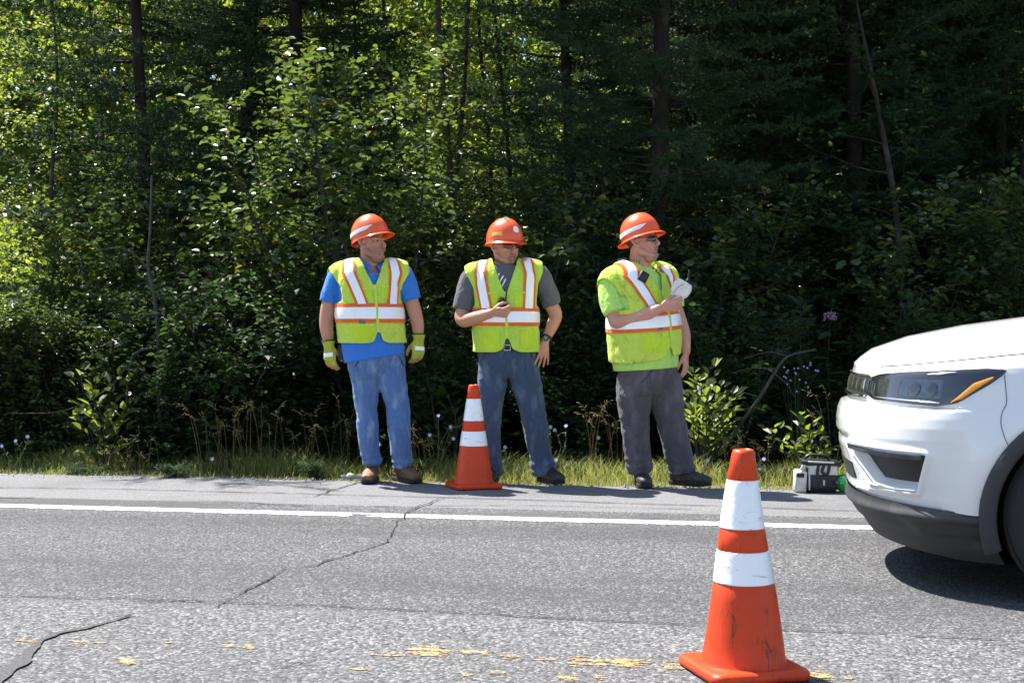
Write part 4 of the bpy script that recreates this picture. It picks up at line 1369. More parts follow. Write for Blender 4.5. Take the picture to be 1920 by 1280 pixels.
    # reflective bands: orange border strip with the silver strip on top
    def ctr(z): return Vector((np.interp(z, zs[oz], np.array([p[0] for p in pts])[oz]), np.interp(z, zs[oz], np.array([p[1] for p in pts])[oz]), z))
    zb0, zb1 = Z(VV['band'][1]), Z(VV['band'][0]); zb = (zb0 + zb1) / 2; bh = (zb1 - zb0) / 2
    def waist_rows(a0, a1, n):
        out = []
        for i in range(n):
            a = a0 + (a1 - a0) * i / (n - 1)
            d = side * math.sin(a) + fac * math.cos(a)
            c = ctr(zb); c.z = zb + VV.get('btilt', 0) * math.sin(a)
            out.append((c + d * 0.2, -d, Vector((0, 0, 1))))
        return out
    eps = 0.035
    for (a0, a1) in ((eps, PI * 2 - eps),):
        v_, f_ = strip(bv, waist_rows(a0, a1, 90), -bh, bh, 0.011, 7)
        obj('trim_band', Geo().add(v_, f_).mesh(), M_TRIM, vest)
        v_, f_ = strip(bv, waist_rows(a0, a1, 90), -bh * 0.6, bh * 0.6, 0.0135, 5)
        obj('reflective_band', Geo().add(v_, f_).mesh(), M_RETRO, vest)
    zsh = Z(VV['sh'])
    for (xb, xt, xbk) in VV['straps']:
        rows = []
        for i in range(22):
            fr_ = i / 21; z = zb1 - 0.004 + (zsh - 0.05 - zb1) * fr_
            lxx = xb + (xt - xb) * fr_ ** 1.1
            c = ctr(z) + side * lxx; rows.append((c, -fac, side))
        for i in range(1, 16):
            a = PI * i / 16
            d = fac * math.cos(a) + Vector((0, 0, 1)) * math.sin(a)
            c = ctr(zsh - 0.09) + side * (xt + (xbk - xt) * i / 16); rows.append((c, -d, side))
        for i in range(14):
            z = zsh - 0.08 + (zb1 - zsh + 0.08) * i / 13
            c = ctr(z) + side * xbk; rows.append((c, fac, side))
        v_, f_ = strip(bv, rows, -VV['sw'], VV['sw'], 0.011, 7)
        obj('trim_strap', Geo().add(v_, f_).mesh(), M_TRIM, vest)
        v_, f_ = strip(bv, rows, -VV['sw'] * 0.62, VV['sw'] * 0.62, 0.0135, 5)
        obj('reflective_strap', Geo().add(v_, f_).mesh(), M_RETRO, vest)
    # zip, pockets
    def front_patch(name, mat, x0, x1, z0, z1, off, n=10):
        rows = [(ctr(z) + side * ((x0 + x1) / 2), -fac, side) for z in np.linspace(z0, z1, n)]
        v_, f_ = strip(bv, rows, -(x1 - x0) / 2, (x1 - x0) / 2, off, 7)
        return obj(name, Geo().add(v_, f_).mesh(), mat, vest)
    front_patch('zip', D['m_vest'], -0.010, 0.010, zh + nh, zv, 0.0125, 16)
    for pk in VV['pockets']:
        front_patch('pocket', M_POCKET, pk[0], pk[1], Z(pk[3]), Z(pk[2]), 0.008)
        front_patch('pocket_edge', D['m_vest'], pk[0], pk[1], Z(pk[2]) - 0.006, Z(pk[2]) + 0.006, 0.011, 3)
    for tg in VV.get('tags', ()):
        front_patch('tag', M_TAG, tg[0], tg[1], Z(tg[3]), Z(tg[2]), 0.011, 4)
    # boots
    for b in D['boots']:
        boot(t, (P(b[0], 0)[0], b[2], 0.002), b[3], D['m_boot'])
    return t, P, Z, s, HA, HM, vest, shirt, tro, base, bv, side, fac, ctr

M_TAG = pmat('grey tag', (0.10, 0.11, 0.16), 0.6, var=0.3, vscale=80)
M_BLUE = m_cloth('blue polo cloth', (0.05, 0.22, 0.72), 0.06, bump=0.4)
M_GREY_T = m_cloth('grey shirt cloth', (0.13, 0.13, 0.145), 0.04, bump=0.4)
M_LIME_T = m_cloth('lime shirt cloth', (0.58, 0.93, 0.20), 0.15, bump=0.5)
M_JEAN = m_cloth('light blue denim', (0.10, 0.185, 0.39), 0, var=0.25, wear=(0.26, 0.36, 0.56), dirt=(0.06, 0.09, 0.17), dscale=6, damt=0.5)
M_JEAN2 = m_cloth('dark blue denim', (0.055, 0.085, 0.14), 0, var=0.22, wear=(0.14, 0.19, 0.26), dirt=(0.035, 0.055, 0.10), damt=0.5)
M_WORK = m_cloth('charcoal work cloth', (0.088, 0.082, 0.094), 0, var=0.18, wear=(0.15, 0.14, 0.15), dirt=(0.11, 0.085, 0.065), damt=0.25)

def collar_ring(P_, nc, side, fac, rx, ry, drop, r, z):
    pts = []
    for i in range(25):
        a = 2 * PI * i / 24
        d = side * math.sin(a) * rx + fac * math.cos(a) * ry
        pts.append(tuple(Vector(nc) + d + Vector((0, 0, z - drop * (0.5 + 0.5 * math.cos(a))))))
    return sweep(pts, [r] * 25, 8, ref=(0, 0, 1), m=2, cap='flat')

# ---------------------------------------------------------------- man in the blue polo
D1 = dict(at=(705, 903), label='road worker in blue polo and light jeans with yellow gloves, looking sideways', yaw=R(20), seed=0,
    torso=[(672, 703, .222, .160, 0), (645, 699, .224, .168, 0), (605, 695, .222, .178, -.01), (565, 692, .218, .168, 0), (530, 690, .214, .150, 0.01), (508, 690, .190, .125, .015), (494, 692, .130, .10, .015), (482, 694, .085, .085, .01), (470, 695, .07, .07, 0)],
    slvL=[(660, 512, .01, .078), (640, 518, .01, .088), (626, 540, .01, .080), (617, 568, .005, .071)],
    slvR=[(726, 508, .02, .078), (748, 514, .03, .088), (762, 537, .03, .078), (771, 563, .03, .070)],
    armL=[(655, 512, .01, .055), (630, 535, .01, .056), (616, 572, .005, .052), (612, 600, 0, .050), (613, 620, -.01, .046), (617, 645, -.02, .034)],
    armR=[(730, 508, .02, .055), (755, 528, .03, .056), (771, 565, .03, .052), (779, 592, .03, .049), (783, 610, .02, .045), (784, 635, .01, .034)],
    hands=[], head=dict(px=(696, 454), rot=(R(58), R(4), 0), sc=1.05, neck=(694, 497, .02), neck_r=.066, jowl=.005),
    skin=(0.52, 0.25, 0.165), stubble=0.4,
    hips=[(652, 703, .200, .140, 0), (672, 705, .208, .146, .005), (690, 706, .205, .130, .01), (706, 708, .190, .105, .01)],
    legL=[(690, 684, 0, .107), (722, 685, 0, .098), (760, 687, -.01, .083), (790, 690, -.015, .077), (830, 691.5, 0, .076), (858, 696, .015, .070), (873, 697.5, .02, .066)],
    legR=[(690, 731, 0, .107), (722, 737, 0, .098), (760, 745, -.005, .085), (790, 748, -.01, .079), (830, 750, 0, .077), (860, 752.5, .015, .073), (876, 753, .02, .071)],
    crotch=.68, knee=.44, boots=[(697, 897, .02, R(-4)), (753, 899, .025, R(38))],
    neckline=(694, 491, .01), vneck=0.9, vest=dict(hem=644, v=(711, 536), top=484, wN=.085, band=(570, 605), sh=497, notch=.085, sw=.042, hemtilt=0.0,
        arm=[(478, .255, .255), (500, .275, .262), (512, .272, .262), (535, .222, .215), (555, .214, .208), (565, .215, .21), (572, .30, .30), (680, .4, .4)],
        straps=[(-.095, -.165, -.12), (.125, .165, .12)], pockets=[(-.085, -.025, 543, 561), (.045, .105, 538, 562), (-.17, -.03, 609, 638)], tags=[(-.125, -.085, 601, 606)]),
    m_vest=M_VEST[0], m_shirt=M_BLUE, m_trousers=M_JEAN, m_boot=M_BOOT[0])
# legs are given (py, px): put them as (px, py)
for D_ in (D1,):
    for k in ('legL', 'legR'): D_[k] = [(q[1], q[0], q[2], q[3]) for q in D_[k]]
p1 = person(D1)

D2 = dict(at=(965, 905), label='road worker in grey shirt and dark jeans behind a cone, holding a radio', yaw=R(2), seed=5,
    torso=[(672, 952, .222, .165, 0), (645, 950, .218, .165, 0), (605, 948, .214, .17, -.01), (565, 947, .214, .160, 0), (530, 946, .214, .145, 0.01), (508, 946, .195, .122, .015), (495, 946, .130, .10, .015), (484, 946, .085, .085, .01), (472, 946, .07, .07, 0)],
    slvL=[(908, 513, .01, .078), (890, 520, .0, .088), (878, 545, -.01, .082), (868, 582, -.03, .072)],
    slvR=[(985, 508, .02, .078), (1006, 516, .03, .088), (1023, 540, .04, .078), (1036, 572, .05, .066)],
    armL=[(905, 513, .01, .055), (884, 545, -.01, .056), (868, 584, -.03, .052), (869, 600, -.06, .050), (890, 597, -.13, .047), (920, 588, -.20, .034)],
    armR=[(988, 508, .02, .055), (1014, 530, .03, .056), (1036, 575, .05, .050), (1042, 592, .05, .047), (1036, 610, .03, .043), (1023, 636, -.03, .031)],
    hands=[dict(at=(922, 587, -.205), z=(.93, -.25, .0), palm=(.1, .85, .5), thumb=-1, curl=(0.75, 0.9, 0.5), td=(0.5, 0.55, 0.7)),
           dict(at=(1022, 640, -.04), z=(-.12, -.18, -1), palm=(-.35, .9, 0), thumb=1, curl=(0.12, 0.15, 0.1), spread=0.16, td=(0.5, 0.45, 0.8))],
    head=dict(px=(947, 461), rot=(R(36), R(-3), 0), sc=1.04, neck=(947, 500, .02), neck_r=.066, open=True, goatee=True, jowl=.003),
    skin=(0.53, 0.255, 0.165), stubble=0.45,
    hips=[(638, 950, .206, .150, 0), (655, 952, .212, .152, 0), (675, 953, .212, .146, .005), (692, 954, .206, .130, .01), (708, 954, .190, .105, .01)], shirt_from=1,
    legL=[(690, 926, 0, .107), (722, 923, 0, .099), (755, 920, -.01, .088), (790, 919, -.015, .080), (835, 919, 0, .076), (870, 921, .01, .076), (890, 922, .015, .078)],
    legR=[(690, 982, 0, .107), (722, 988, 0, .102), (755, 996, -.005, .092), (790, 1002, -.01, .086), (835, 1010, 0, .082), (868, 1018, .01, .086), (888, 1023, .015, .092)],
    crotch=.71, knee=.44, boots=[(922, 903, .02, R(-10)), (1024, 901, .02, R(28))],
    neckline=(946, 492, .01), vneck=0.25, vest=dict(hem=660, v=(949, 550), top=484, wN=.088, band=(578, 611), sh=497, notch=.10, sw=.042,
        arm=[(478, .27, .26), (500, .285, .272), (512, .280, .27), (535, .235, .235), (555, .216, .222), (572, .214, .215), (580, .30, .30), (700, .4, .4)],
        straps=[(-.135, -.175, -.12), (.155, .175, .12)], pockets=[(-.13, -.05, 551, 577), (.06, .14, 550, 576), (-.19, -.05, 620, 655), (.09, .20, 615, 652)]),
    m_vest=M_VEST[1], m_shirt=M_GREY_T, m_trousers=M_JEAN2, m_boot=M_BOOT[1])
D3 = dict(at=(1210, 911), label='road worker in lime shirt and grey work trousers holding a white receiver', yaw=R(42), seed=11,
    torso=[(692, 1211, .232, .20, 0), (660, 1209, .234, .215, 0), (620, 1207, .232, .225, -.01), (580, 1204, .226, .200, 0), (540, 1199, .218, .165, 0.01), (513, 1196, .196, .135, .015), (500, 1198, .135, .105, .015), (489, 1200, .09, .09, .01), (477, 1201, .072, .072, 0)],
    slvL=[(1166, 520, -.04, .082), (1150, 530, -.06, .094), (1146, 556, -.08, .092), (1152, 588, -.13, .084)],
    slvR=[(1230, 510, .12, .078), (1250, 520, .14, .086), (1262, 545, .14, .080), (1268, 577, .12, .074)],
    armL=[(1164, 520, -.04, .058), (1148, 556, -.08, .060), (1150, 590, -.12, .056), (1158, 604, -.16, .054), (1188, 598, -.22, .050), (1226, 580, -.28, .036)],
    armR=[(1235, 512, .12, .056), (1256, 540, .14, .056), (1270, 578, .12, .052), (1281, 610, .10, .048), (1286, 630, .08, .044), (1287, 658, .04, .034)],
    hands=[dict(at=(1230, 578, -.285), z=(.95, -.12, .10), palm=(.15, .85, .45), thumb=-1, curl=(0.45, 0.55, 0.35), td=(0.55, 0.45, 0.75)),
           dict(at=(1287, 662, .035), z=(.0, -.12, -1), palm=(-.8, .5, 0), thumb=1, curl=(0.2, 0.3, 0.2), td=(0.5, 0.3, 0.8))],
    head=dict(px=(1204, 452), rot=(R(60), R(8), 0), sc=1.06, neck=(1200, 500, .02), neck_r=.073, goatee=True, jowl=.008),
    skin=(0.56, 0.265, 0.19), stubble=0.3,
    hips=[(680, 1213, .208, .172, 0), (700, 1215, .218, .172, .005), (718, 1217, .210, .150, .01), (736, 1219, .190, .12, .01)],
    legL=[(705, 1190, -.02, .125), (745, 1188, -.03, .118), (790, 1190, -.03, .100), (840, 1194, -.02, .090), (868, 1198, -.01, .092), (886, 1199, 0, .088)],
    legR=[(705, 1243, .02, .125), (745, 1250, .02, .116), (790, 1258, .01, .100), (840, 1270, .02, .094), (870, 1277, .03, .094), (888, 1279, .03, .090)],
    crotch=.64, knee=.42, boots=[(1202, 904, .02, R(5)), (1282, 905, .04, R(55))],
    neckline=(1200, 498, .01), vneck=0.3, vest=dict(hem=670, v=(1240, 548), top=489, wN=.092, band=(585, 619), sh=503, notch=.07, sw=.042, hemtilt=0.16, btilt=0.02,
        arm=[(480, .28, .27), (503, .30, .28), (520, .30, .27), (545, .245, .24), (565, .226, .222), (580, .226, .222), (590, .32, .32), (720, .4, .4)],
        straps=[(-.105, -.175, -.12), (.15, .175, .12)], pockets=[(-.10, -.03, 545, 568), (-.20, -.04, 628, 658)], tags=[(-.115, -.07, 612, 618)]),
    m_vest=M_VEST[2], m_shirt=M_LIME_T, m_trousers=M_WORK, m_boot=M_BOOT[2])
for D_ in (D2, D3):
    for k in ('legL', 'legR'): D_[k] = [(q[1], q[0], q[2], q[3]) for q in D_[k]]
p2 = person(D2)
p3 = person(D3)

# ---------------------------------------------------------------- hats
def put_hat(pp, HM, sc, pitch, z, **k):
    M = HM @ Matrix.Translation((0, 0.006, z)) @ Matrix.Rotation(-pitch, 4, 'X')
    return hard_hat(pp, M, sc, **k)
def stripe(hat, A, dims, both=True):
    tip = lambda f: 0.0 if f < 0.8 else (f - 0.8) / 0.2
    for (a, b) in ((R(112), R(226)),) + (((R(68), R(-46)),) if both else ()):
        hat_patch(hat, 'reflective_sticker', M_WHITE, A, dims, a, b, lambda f: 0.012 + 0.022 * tip(f) + 0.010 * f, lambda f: 0.040 + 0.010 * f - 0.004 * tip(f), 0.003, 24)
h1, A1, dm = put_hat(p1[0], p1[5], 1.03, R(13), 0.043, side=0.004, rear=0.006, front=0.044)
stripe(h1, A1, dm)
h2, A2, dm = put_hat(p2[0], p2[5], 1.04, R(5), 0.040, side=0.009, front=0.042, rear=0.012)
circ = lambda f: 0.023 * math.sqrt(max(0.0, 1 - (2 * f - 1) ** 2))
hat_patch(h2, 'round_sticker', M_WHITE, A2, dm, R(258), R(280), lambda f: 0.062 - circ(f), lambda f: 0.062 + circ(f), 0.0065, 20)
hat_patch(h2, 'reflective_sticker', M_YELSTICK, A2, dm, R(188), R(222), lambda f: 0.022, lambda f: 0.046, 0.003, 12)
h3, A3, dm = put_hat(p3[0], p3[5], 1.03, R(11), 0.040, rear=0.034, front=0.030, side=0.020)
stripe(h3, A3, dm)

# ---------------------------------------------------------------- glasses
def glasses(pp, HA, mat, name='sunglasses', ht=0.019):
    o = None
    for s_ in (-1, 1):
        xs = np.linspace(0.008, 0.066, 12); P_ = np.zeros((12, 7, 3))
        for i, x in enumerate(xs):
            e = (1 - ((x - 0.036) / 0.031) ** 4) ** 0.5 if abs(x - 0.036) < 0.031 else 0.1
            for k in range(7):
                q = -1 + 2 * k / 6
                P_[i, k] = (s_ * x, -0.101 + 7.0 * x * x + 0.006 * q * q, -0.002 + ht * q * max(e, 0.25))
        v, f = grid(P_)
        me = Geo().add(xf(v, HA), f).mesh()
        if o is None:
            g = Geo()
            g.add(*sweep([tuple(HA @ Vector(q)) for q in ((-0.066, -0.069, 0.010), (-0.04, -0.092, 0.016), (0, -0.103, 0.012), (0.04, -0.092, 0.016), (0.066, -0.069, 0.010))], [0.0032] * 5, 6))
            o = obj(name, g.mesh(), M_DARK, pp)
        ln = obj('lens', me, mat, o)
        so = ln.modifiers.new('thickness', 'SOLIDIFY'); so.thickness = 0.003
        obj('temple', Geo().add(*sweep([tuple(HA @ Vector(q)) for q in ((s_ * 0.066, -0.069, 0.009), (s_ * 0.078, -0.03, 0.012), (s_ * 0.083, 0.012, 0.012))], [(0.002, 0.005)] * 3, 6, ref=(0, 0, 1))).mesh(), M_DARK, o)
glasses(p2[0], p2[4], M_LENS[1], ht=0.017)
glasses(p3[0], p3[4], M_LENS[2])

# ---------------------------------------------------------------- gloves, watch, collar, neckbands
def glove(pp, P, wrist, z, palm, sgn, curl):
    g = Geo()
    M = hand(g, wrist, z, palm, sgn, curl, 1.06, 0.05, (0.62, 0.45, 0.7), 1.22)
    # flaring cuff
    zz = Vector(z).normalized()
    w = Vector(wrist)
    g.add(*sweep([tuple(w - zz * 0.035), tuple(w - zz * 0.01), tuple(w + zz * 0.03)], [(0.052, 0.046), (0.043, 0.034), (0.038, 0.026)], 18, ref=tuple(M.to_3x3() @ Vector((1, 0, 0))), m=3, cap='flat'))
    me = remesh(g, 0.005, 3)
    folds(me, [(0.0018, (40, 40, 40), 5, 0.2)])
    v = get_v(me); q = xf(v, M.inverted())
    me.materials.append(M_GLOVE); me.materials.append(M_GLOVE_PALM)
    c = np.array([np.mean(q[list(p.vertices)], axis=0) for p in me.polygons])
    tan = ((c[:, 1] > 0.006) | (c[:, 2] > 0.150) | ((c[:, 0] * 1 > 0.050) & (c[:, 2] > 0.05))) & (c[:, 2] > 0.02)
    me.polygons.foreach_set('material_index', tan.astype(np.int32))
    o = obj('glove', me, None, pp)
    bv = bvh_of(me)
    x = M.to_3x3() @ Vector((1, 0, 0)); y = M.to_3x3() @ Vector((0, 1, 0)); zd = M.to_3x3() @ Vector((0, 0, 1))
    rows = [(M @ Vector((lx, -0.02, 0.066)), y, zd) for lx in np.linspace(-0.040, 0.038, 9)]
    v, f = strip(bv, rows, -0.014, 0.014, 0.0035)
    obj('reflective_band', Geo().add(v, f).mesh(), M_RETRO, o)
    ring = []
    for i in range(17):
        a = 2 * PI * i / 16
        ring.append(tuple(w - zz * 0.034 + x * 0.052 * math.cos(a) + y * 0.046 * math.sin(a)))
    obj('cuff_edge', Geo().add(*sweep(ring, [0.004] * 17, 6, ref=tuple(zz), m=2, cap='flat')).mesh(), M_DARK, o)
t1, P1 = p1[0], p1[1]
glove(t1, P1, P1(617, 648, -.02), (.10, -.10, -1), (.45, .85, 0), -1, (0.35, 0.45, 0.3))
glove(t1, P1, P1(785, 636, .01), (-.02, -.12, -1), (-.55, .8, 0), 1, (0.40, 0.5, 0.35))
# polo collar
def polo_collar(pp, parent):
    t, P, Z, s, HA, HM, vest, shirt, tro, base, bv, side, fac, ctr = pp
    c = Vector(P(695, 488, .015))
    for sg in (-1, 1):
        rows = []
        for i in range(18):
            a = PI - (PI - R(14)) * i / 17
            fr = i / 17
            d = side * math.sin(a) * sg + fac * math.cos(a)
            zi = 0.035 - 0.085 * fr ** 2.2
            rad = 0.076 + 0.004 * fr
            inn = c + d * rad + Vector((0, 0, zi - 0.01))
            top = c + d * (rad + 0.006) + Vector((0, 0, zi + 0.006))
            ol = 0.030 + 0.012 * fr
            out = c + d * (rad + 0.018 + 0.012 * fr) + Vector((0, 0, zi - ol)) + (fac * 0.010 + side * sg * 0.012) * max(0, fr - 0.8) / 0.2
            mid = top.lerp(out, 0.5) + d * 0.008
            rows.append([inn, top, mid, out])
        v, f = grid(np.array([[tuple(q) for q in r_] for r_ in rows]))
        o = obj('collar', Geo().add(v, f).mesh(), M_BLUE, parent)
        so = o.modifiers.new('thickness', 'SOLIDIFY'); so.thickness = 0.003
polo_collar(p1, p1[7])
for pp, nc, mt in ((p2, (946, 492), M_GREY_T), (p3, (1200, 496), M_LIME_T)):
    t, P, Z, s, HA, HM, vest, shirt, tro, base, bv, side, fac, ctr = pp
    v, f = collar_ring(P, P(nc[0], nc[1], .015), side, fac, .078, .078, 0.035, 0.008, 0.008)
    obj('neckband', Geo().add(v, f).mesh(), mt, shirt)
# slanted stripes of the shirt print
t, P, Z, s, HA, HM, vest, shirt, tro, base, bv, side, fac, ctr = p2
bs = bvh_of(shirt.data)
for (a, b) in (((930.5, 526), (936.5, 514)), ((935, 534), (944, 518.5)), ((940, 541), (948.5, 524))):
    pa, pb = Vector(P(*a)), Vector(P(*b)); d = (pb - pa).normalized(); l = Vector((d.z, 0, -d.x))
    rows = [(pa.lerp(pb, i / 7), Vector((0, 1, 0)), l) for i in range(8)]
    v, f = strip(bs, rows, -0.0045, 0.0045, 0.004)
    obj('shirt_print', Geo().add(v, f).mesh(), M_WHITE, shirt)
# belt and buckle in the gap of the vest
bt = bvh_of(tro.data)
rows = []
zb = Z(651)
for i in range(60):
    a = 2 * PI * i / 59; d = side * math.sin(a) + fac * math.cos(a); c = ctr(zb); c.z = zb
    rows.append((c + d * 0.2, -d, Vector((0, 0, 1))))
v, f = strip(bt, rows, -0.018, 0.018, 0.006)
belt = obj('belt', Geo().add(v, f).mesh(), M_DARK, tro)
hc = bt.ray_cast(Vector(P(951, 651, -1)), Vector((0, 1, 0)))[0] + Vector((0, -0.010, 0))
bk = [tuple(hc + Vector((x, 0, z))) for x, z in ((-.022, -.018), (.022, -.018), (.022, .018), (-.022, .018), (-.022, -.018))]
obj('buckle', Geo().add(*sweep(bk, [0.004] * 5, 6, ref=(0, 1, 0), m=1)).mesh(), M_CHROME, belt)
# watch
w0, w1 = Vector(P(1027, 626, -.01)), Vector(P(1021, 641, -.04)); ax = (w1 - w0).normalized(); wc = Vector(P(1024, 633, -.022))
xx = ax.cross(Vector((0, 1, 0))).normalized(); yy = ax.cross(xx)
ring = [tuple(wc + xx * 0.040 * math.cos(a) + yy * 0.034 * math.sin(a)) for a in np.linspace(0, 2 * PI, 25)]
wt = obj('watch', Geo().add(*sweep(ring, [(0.012, 0.004)] * 25, 8, ref=tuple(ax), m=2, cap='flat')).mesh(), M_DARK, t)
fd = Vector((-0.15, -1, 0.15)).normalized(); fc = wc + Vector((-.004, -0.040, 0))
def disc(c, n, r, h, seg=20):
    q = n.to_track_quat('Z', 'Y').to_matrix().to_4x4(); q.translation = c
    v, f = lathe([(r * 0.01, h), (r * 0.85, h), (r, h * 0.6), (r, 0)], seg)
    return xf(v, q), f
g = Geo().add(*disc(fc, fd, 0.022, 0.009)); obj('watch_case', g.mesh(), M_DARK, wt)
obj('watch_face', Geo().add(*disc(fc + fd * 0.0085, fd, 0.015, 0.002)).mesh(), pmat('watch face', (0.10, 0.15, 0.20), 0.15, var=0.3, vscale=60, Coat_Weight=1.0), wt)
# dark pouch on the first man's belt
obj('belt_pouch', Geo().add(*box(P1(641, 660, -.03), (0.018, 0.03, 0.055))).mesh(), M_DARK, p1[8])

# ================================================================ things the men hold or wear clipped on
def world(pp, q): return Vector(q) + pp[9]
# walkie-talkie
c = Vector(P(942, 577, -.185))
rd = thing('walkie_talkie', 'small black two-way radio with long antenna in the middle worker\'s fist', 'radio', world(p2, c))
Mr = Matrix.Rotation(R(8), 4, 'X') @ Matrix.Rotation(R(6), 4, 'Y')
v, f = box((0, 0, 0), (0.029, 0.017, 0.055)); obj('radio_body', Geo().add(xf(v, Mr), f).mesh(), M_DARK, rd)
v, f = sweep([(0.018, 0.0, 0.052), (0.018, 0, 0.075), (0.020, 0, 0.150)], [0.0065, 0.0055, 0.0035], 10, m=2); obj('antenna', Geo().add(xf(v, Mr), f).mesh(), M_DARK, rd)
for x in (-0.016, -0.001):
    v, f = sweep([(x, 0, 0.053), (x, 0, 0.066)], [0.0065, 0.006], 12, m=2); obj('knob', Geo().add(xf(v, Mr), f).mesh(), M_BLACK, rd)
v, f = box((0, -0.018, 0.005), (0.020, 0.002, 0.028)); obj('speaker_grille', Geo().add(xf(v, Mr), f).mesh(), M_BLACK, rd)

# white hand-held receiver
t, P, Z, s, HA, HM, vest, shirt, tro, base, bv, side, fac, ctr = p3
M_SHELL = pmat('off white scuffed shell', (0.70, 0.68, 0.64), 0.45, var=0.06, vscale=20, dirt=(0.30, 0.26, 0.22), dscale=18, damt=0.5)
yh = -.245
c = Vector(P(1266, 545, yh))
rc = thing('handheld_receiver', 'white rounded receiver with black antenna held up in the right worker\'s hand', 'receiver', world(p3, c))
L_ = lambda px, py, y=yh: tuple(Vector(P(px, py, y)) - c)
g = Geo()
g.add(*sweep([L_(1246, 574), L_(1254, 563), L_(1262, 552)], [(0.022, 0.026), (0.026, 0.030), (0.036, 0.034)], 20, ref=(0.8, 0, -0.6), m=4, sup=2.6))
g.add(*sweep([L_(1258, 560), L_(1264, 551), L_(1272, 539), L_(1277, 531)], [(0.030, 0.030), (0.062, 0.042), (0.066, 0.044), (0.052, 0.036)], 24, ref=(0.8, 0, 0.55), m=5, cap='flat', sup=3.0))
me = remesh(g, 0.004, 4)
obj('shell', me, M_SHELL, rc)
obj('antenna', Geo().add(*sweep([L_(1278, 534, yh - .02), L_(1281, 527, yh - .02)], [0.013, 0.011], 12, m=2)).add(*sweep([L_(1281, 528, yh - .02), L_(1283, 511, yh - .02)], [0.0075, 0.006], 12, m=2)).mesh(), M_DARK, rc)
obj('seam', Geo().add(*sweep([L_(1252, 552, yh - .046), L_(1262, 541, yh - .050), L_(1274, 534, yh - .046)], [0.002] * 3, 6)).mesh(), pmat('seam grey', (0.25, 0.24, 0.23), 0.6), rc)

# speaker microphone with coiled cord on the right worker's chest
h = bv.ray_cast(Vector(P(1201, 521, -1.0)), Vector((0, 1, 0)))[0]
c = h + Vector((0, -0.016, 0))
sm = thing('speaker_mic', 'black square speaker microphone hanging on a coiled cord at the right worker\'s chest', 'microphone', world(p3, c))
Mm = Matrix.Rotation(R(20), 4, 'Z') @ Matrix.Rotation(R(28), 4, 'Y')
v, f = box((0, 0, 0), (0.031, 0.016, 0.036)); obj('mic_body', Geo().add(xf(v, Mm), f).mesh(), M_DARK, sm)
v, f = box((0, -0.0165, -0.004), (0.022, 0.002, 0.020)); obj('speaker_grille', Geo().add(xf(v, Mm), f).mesh(), M_BLACK, sm)
cp = []
for (px, py, y) in ((1196, 510, -.02), (1188, 500, -.02), (1178, 490, 0), (1172, 484, .06), (1168, 486, .12)):
    q = Vector(P(px, py, y)); hn = bv.find_nearest(q); o_ = hn[0] + hn[1] * 0.010
    cp.append(o_ if (o_ - q).length < 0.12 else q)
cc = catmull(np.array([tuple(q - c) for q in cp]), 24)
tt = np.gradient(cc, axis=0); tt /= np.linalg.norm(tt, axis=1)[:, None]
n1 = np.cross(tt, np.array([0, 1, 0.2])); n1 /= np.linalg.norm(n1, axis=1)[:, None]; n2 = np.cross(tt, n1)
aa_ = np.arange(len(cc)) * 1.15
cc = cc + n1 * (0.0065 * np.cos(aa_))[:, None] + n2 * (0.0065 * np.sin(aa_))[:, None]
obj('coiled_cord', Geo().add(*sweep(cc, [0.0024] * len(cc), 5, m=1)).mesh(), M_DARK, sm)
# ================================================================ tool box and bottle at the grass edge
M_CASE_W = pmat('cream case plastic', (0.66, 0.63, 0.57), 0.5, var=0.08, vscale=15, dirt=(0.25, 0.22, 0.17), dscale=10, damt=0.4)
M_CASE_B = pmat('black case plastic', (0.014, 0.014, 0.016), 0.45, var=0.3, vscale=20)
b0 = ground(1528, 921)
bx = thing('tool_box', 'black and cream tool box with carrying strap at the grass edge beside a green bottle', 'tool box', b0, (0, 0, R(-6)))
def part(name, mat, c, h, rot=None, par=None):
    v, f = box((0, 0, 0), h)
    if rot is not None: v = xf(v, rot)
    return obj(name, Geo().add(v + np.array(c), f).mesh(), mat, par or bx)
part('case', M_CASE_B, (0.02, 0.0, 0.095), (0.118, 0.085, 0.093))
part('front_panel', M_CASE_B, (0.045, -0.088, 0.065), (0.085, 0.008, 0.058))
part('upper_panel', M_CASE_W, (0.03, -0.086, 0.150), (0.108, 0.010, 0.032))
part('end_panel', M_CASE_W, (-0.100, -0.03, 0.074), (0.038, 0.078, 0.072), Matrix.Rotation(R(3), 4, 'Y'))
part('end_handle', M_CASE_B, (-0.106, -0.110, 0.118), (0.026, 0.006, 0.013))
part('rib', M_CASE_W, (-0.045, -0.097, 0.07), (0.005, 0.004, 0.052))
part('rib', M_CASE_B, (-0.062, -0.098, 0.09), (0.008, 0.006, 0.078))
part('rib', M_CASE_W, (0.050, -0.098, 0.068), (0.006, 0.003, 0.018))
part('lid', M_CASE_B, (0.03, -0.01, 0.197), (0.122, 0.095, 0.014), Matrix.Rotation(R(2), 4, 'Y'))
part('lid_edge', M_CASE_W, (0.03, -0.104, 0.205), (0.085, 0.004, 0.005), Matrix.Rotation(R(2), 4, 'Y'))
obj('carry_handle', Geo().add(*sweep([(-0.075, -0.02, 0.20), (-0.06, -0.02, 0.232), (-0.03, -0.02, 0.246), (0.06, -0.02, 0.244), (0.085, -0.02, 0.228), (0.095, -0.02, 0.20)], [(0.022, 0.010)] * 6, 10, ref=(0, 1, 0))).mesh(), M_CASE_B, bx)
obj('strap', Geo().add(*sweep([(0.015, -0.100, 0.185), (0.005, -0.108, 0.13), (0.020, -0.108, 0.07), (0.035, -0.106, 0.03)], [(0.010, 0.003)] * 4, 8, ref=(1, 0, 0))).mesh(), M_CASE_B, bx)
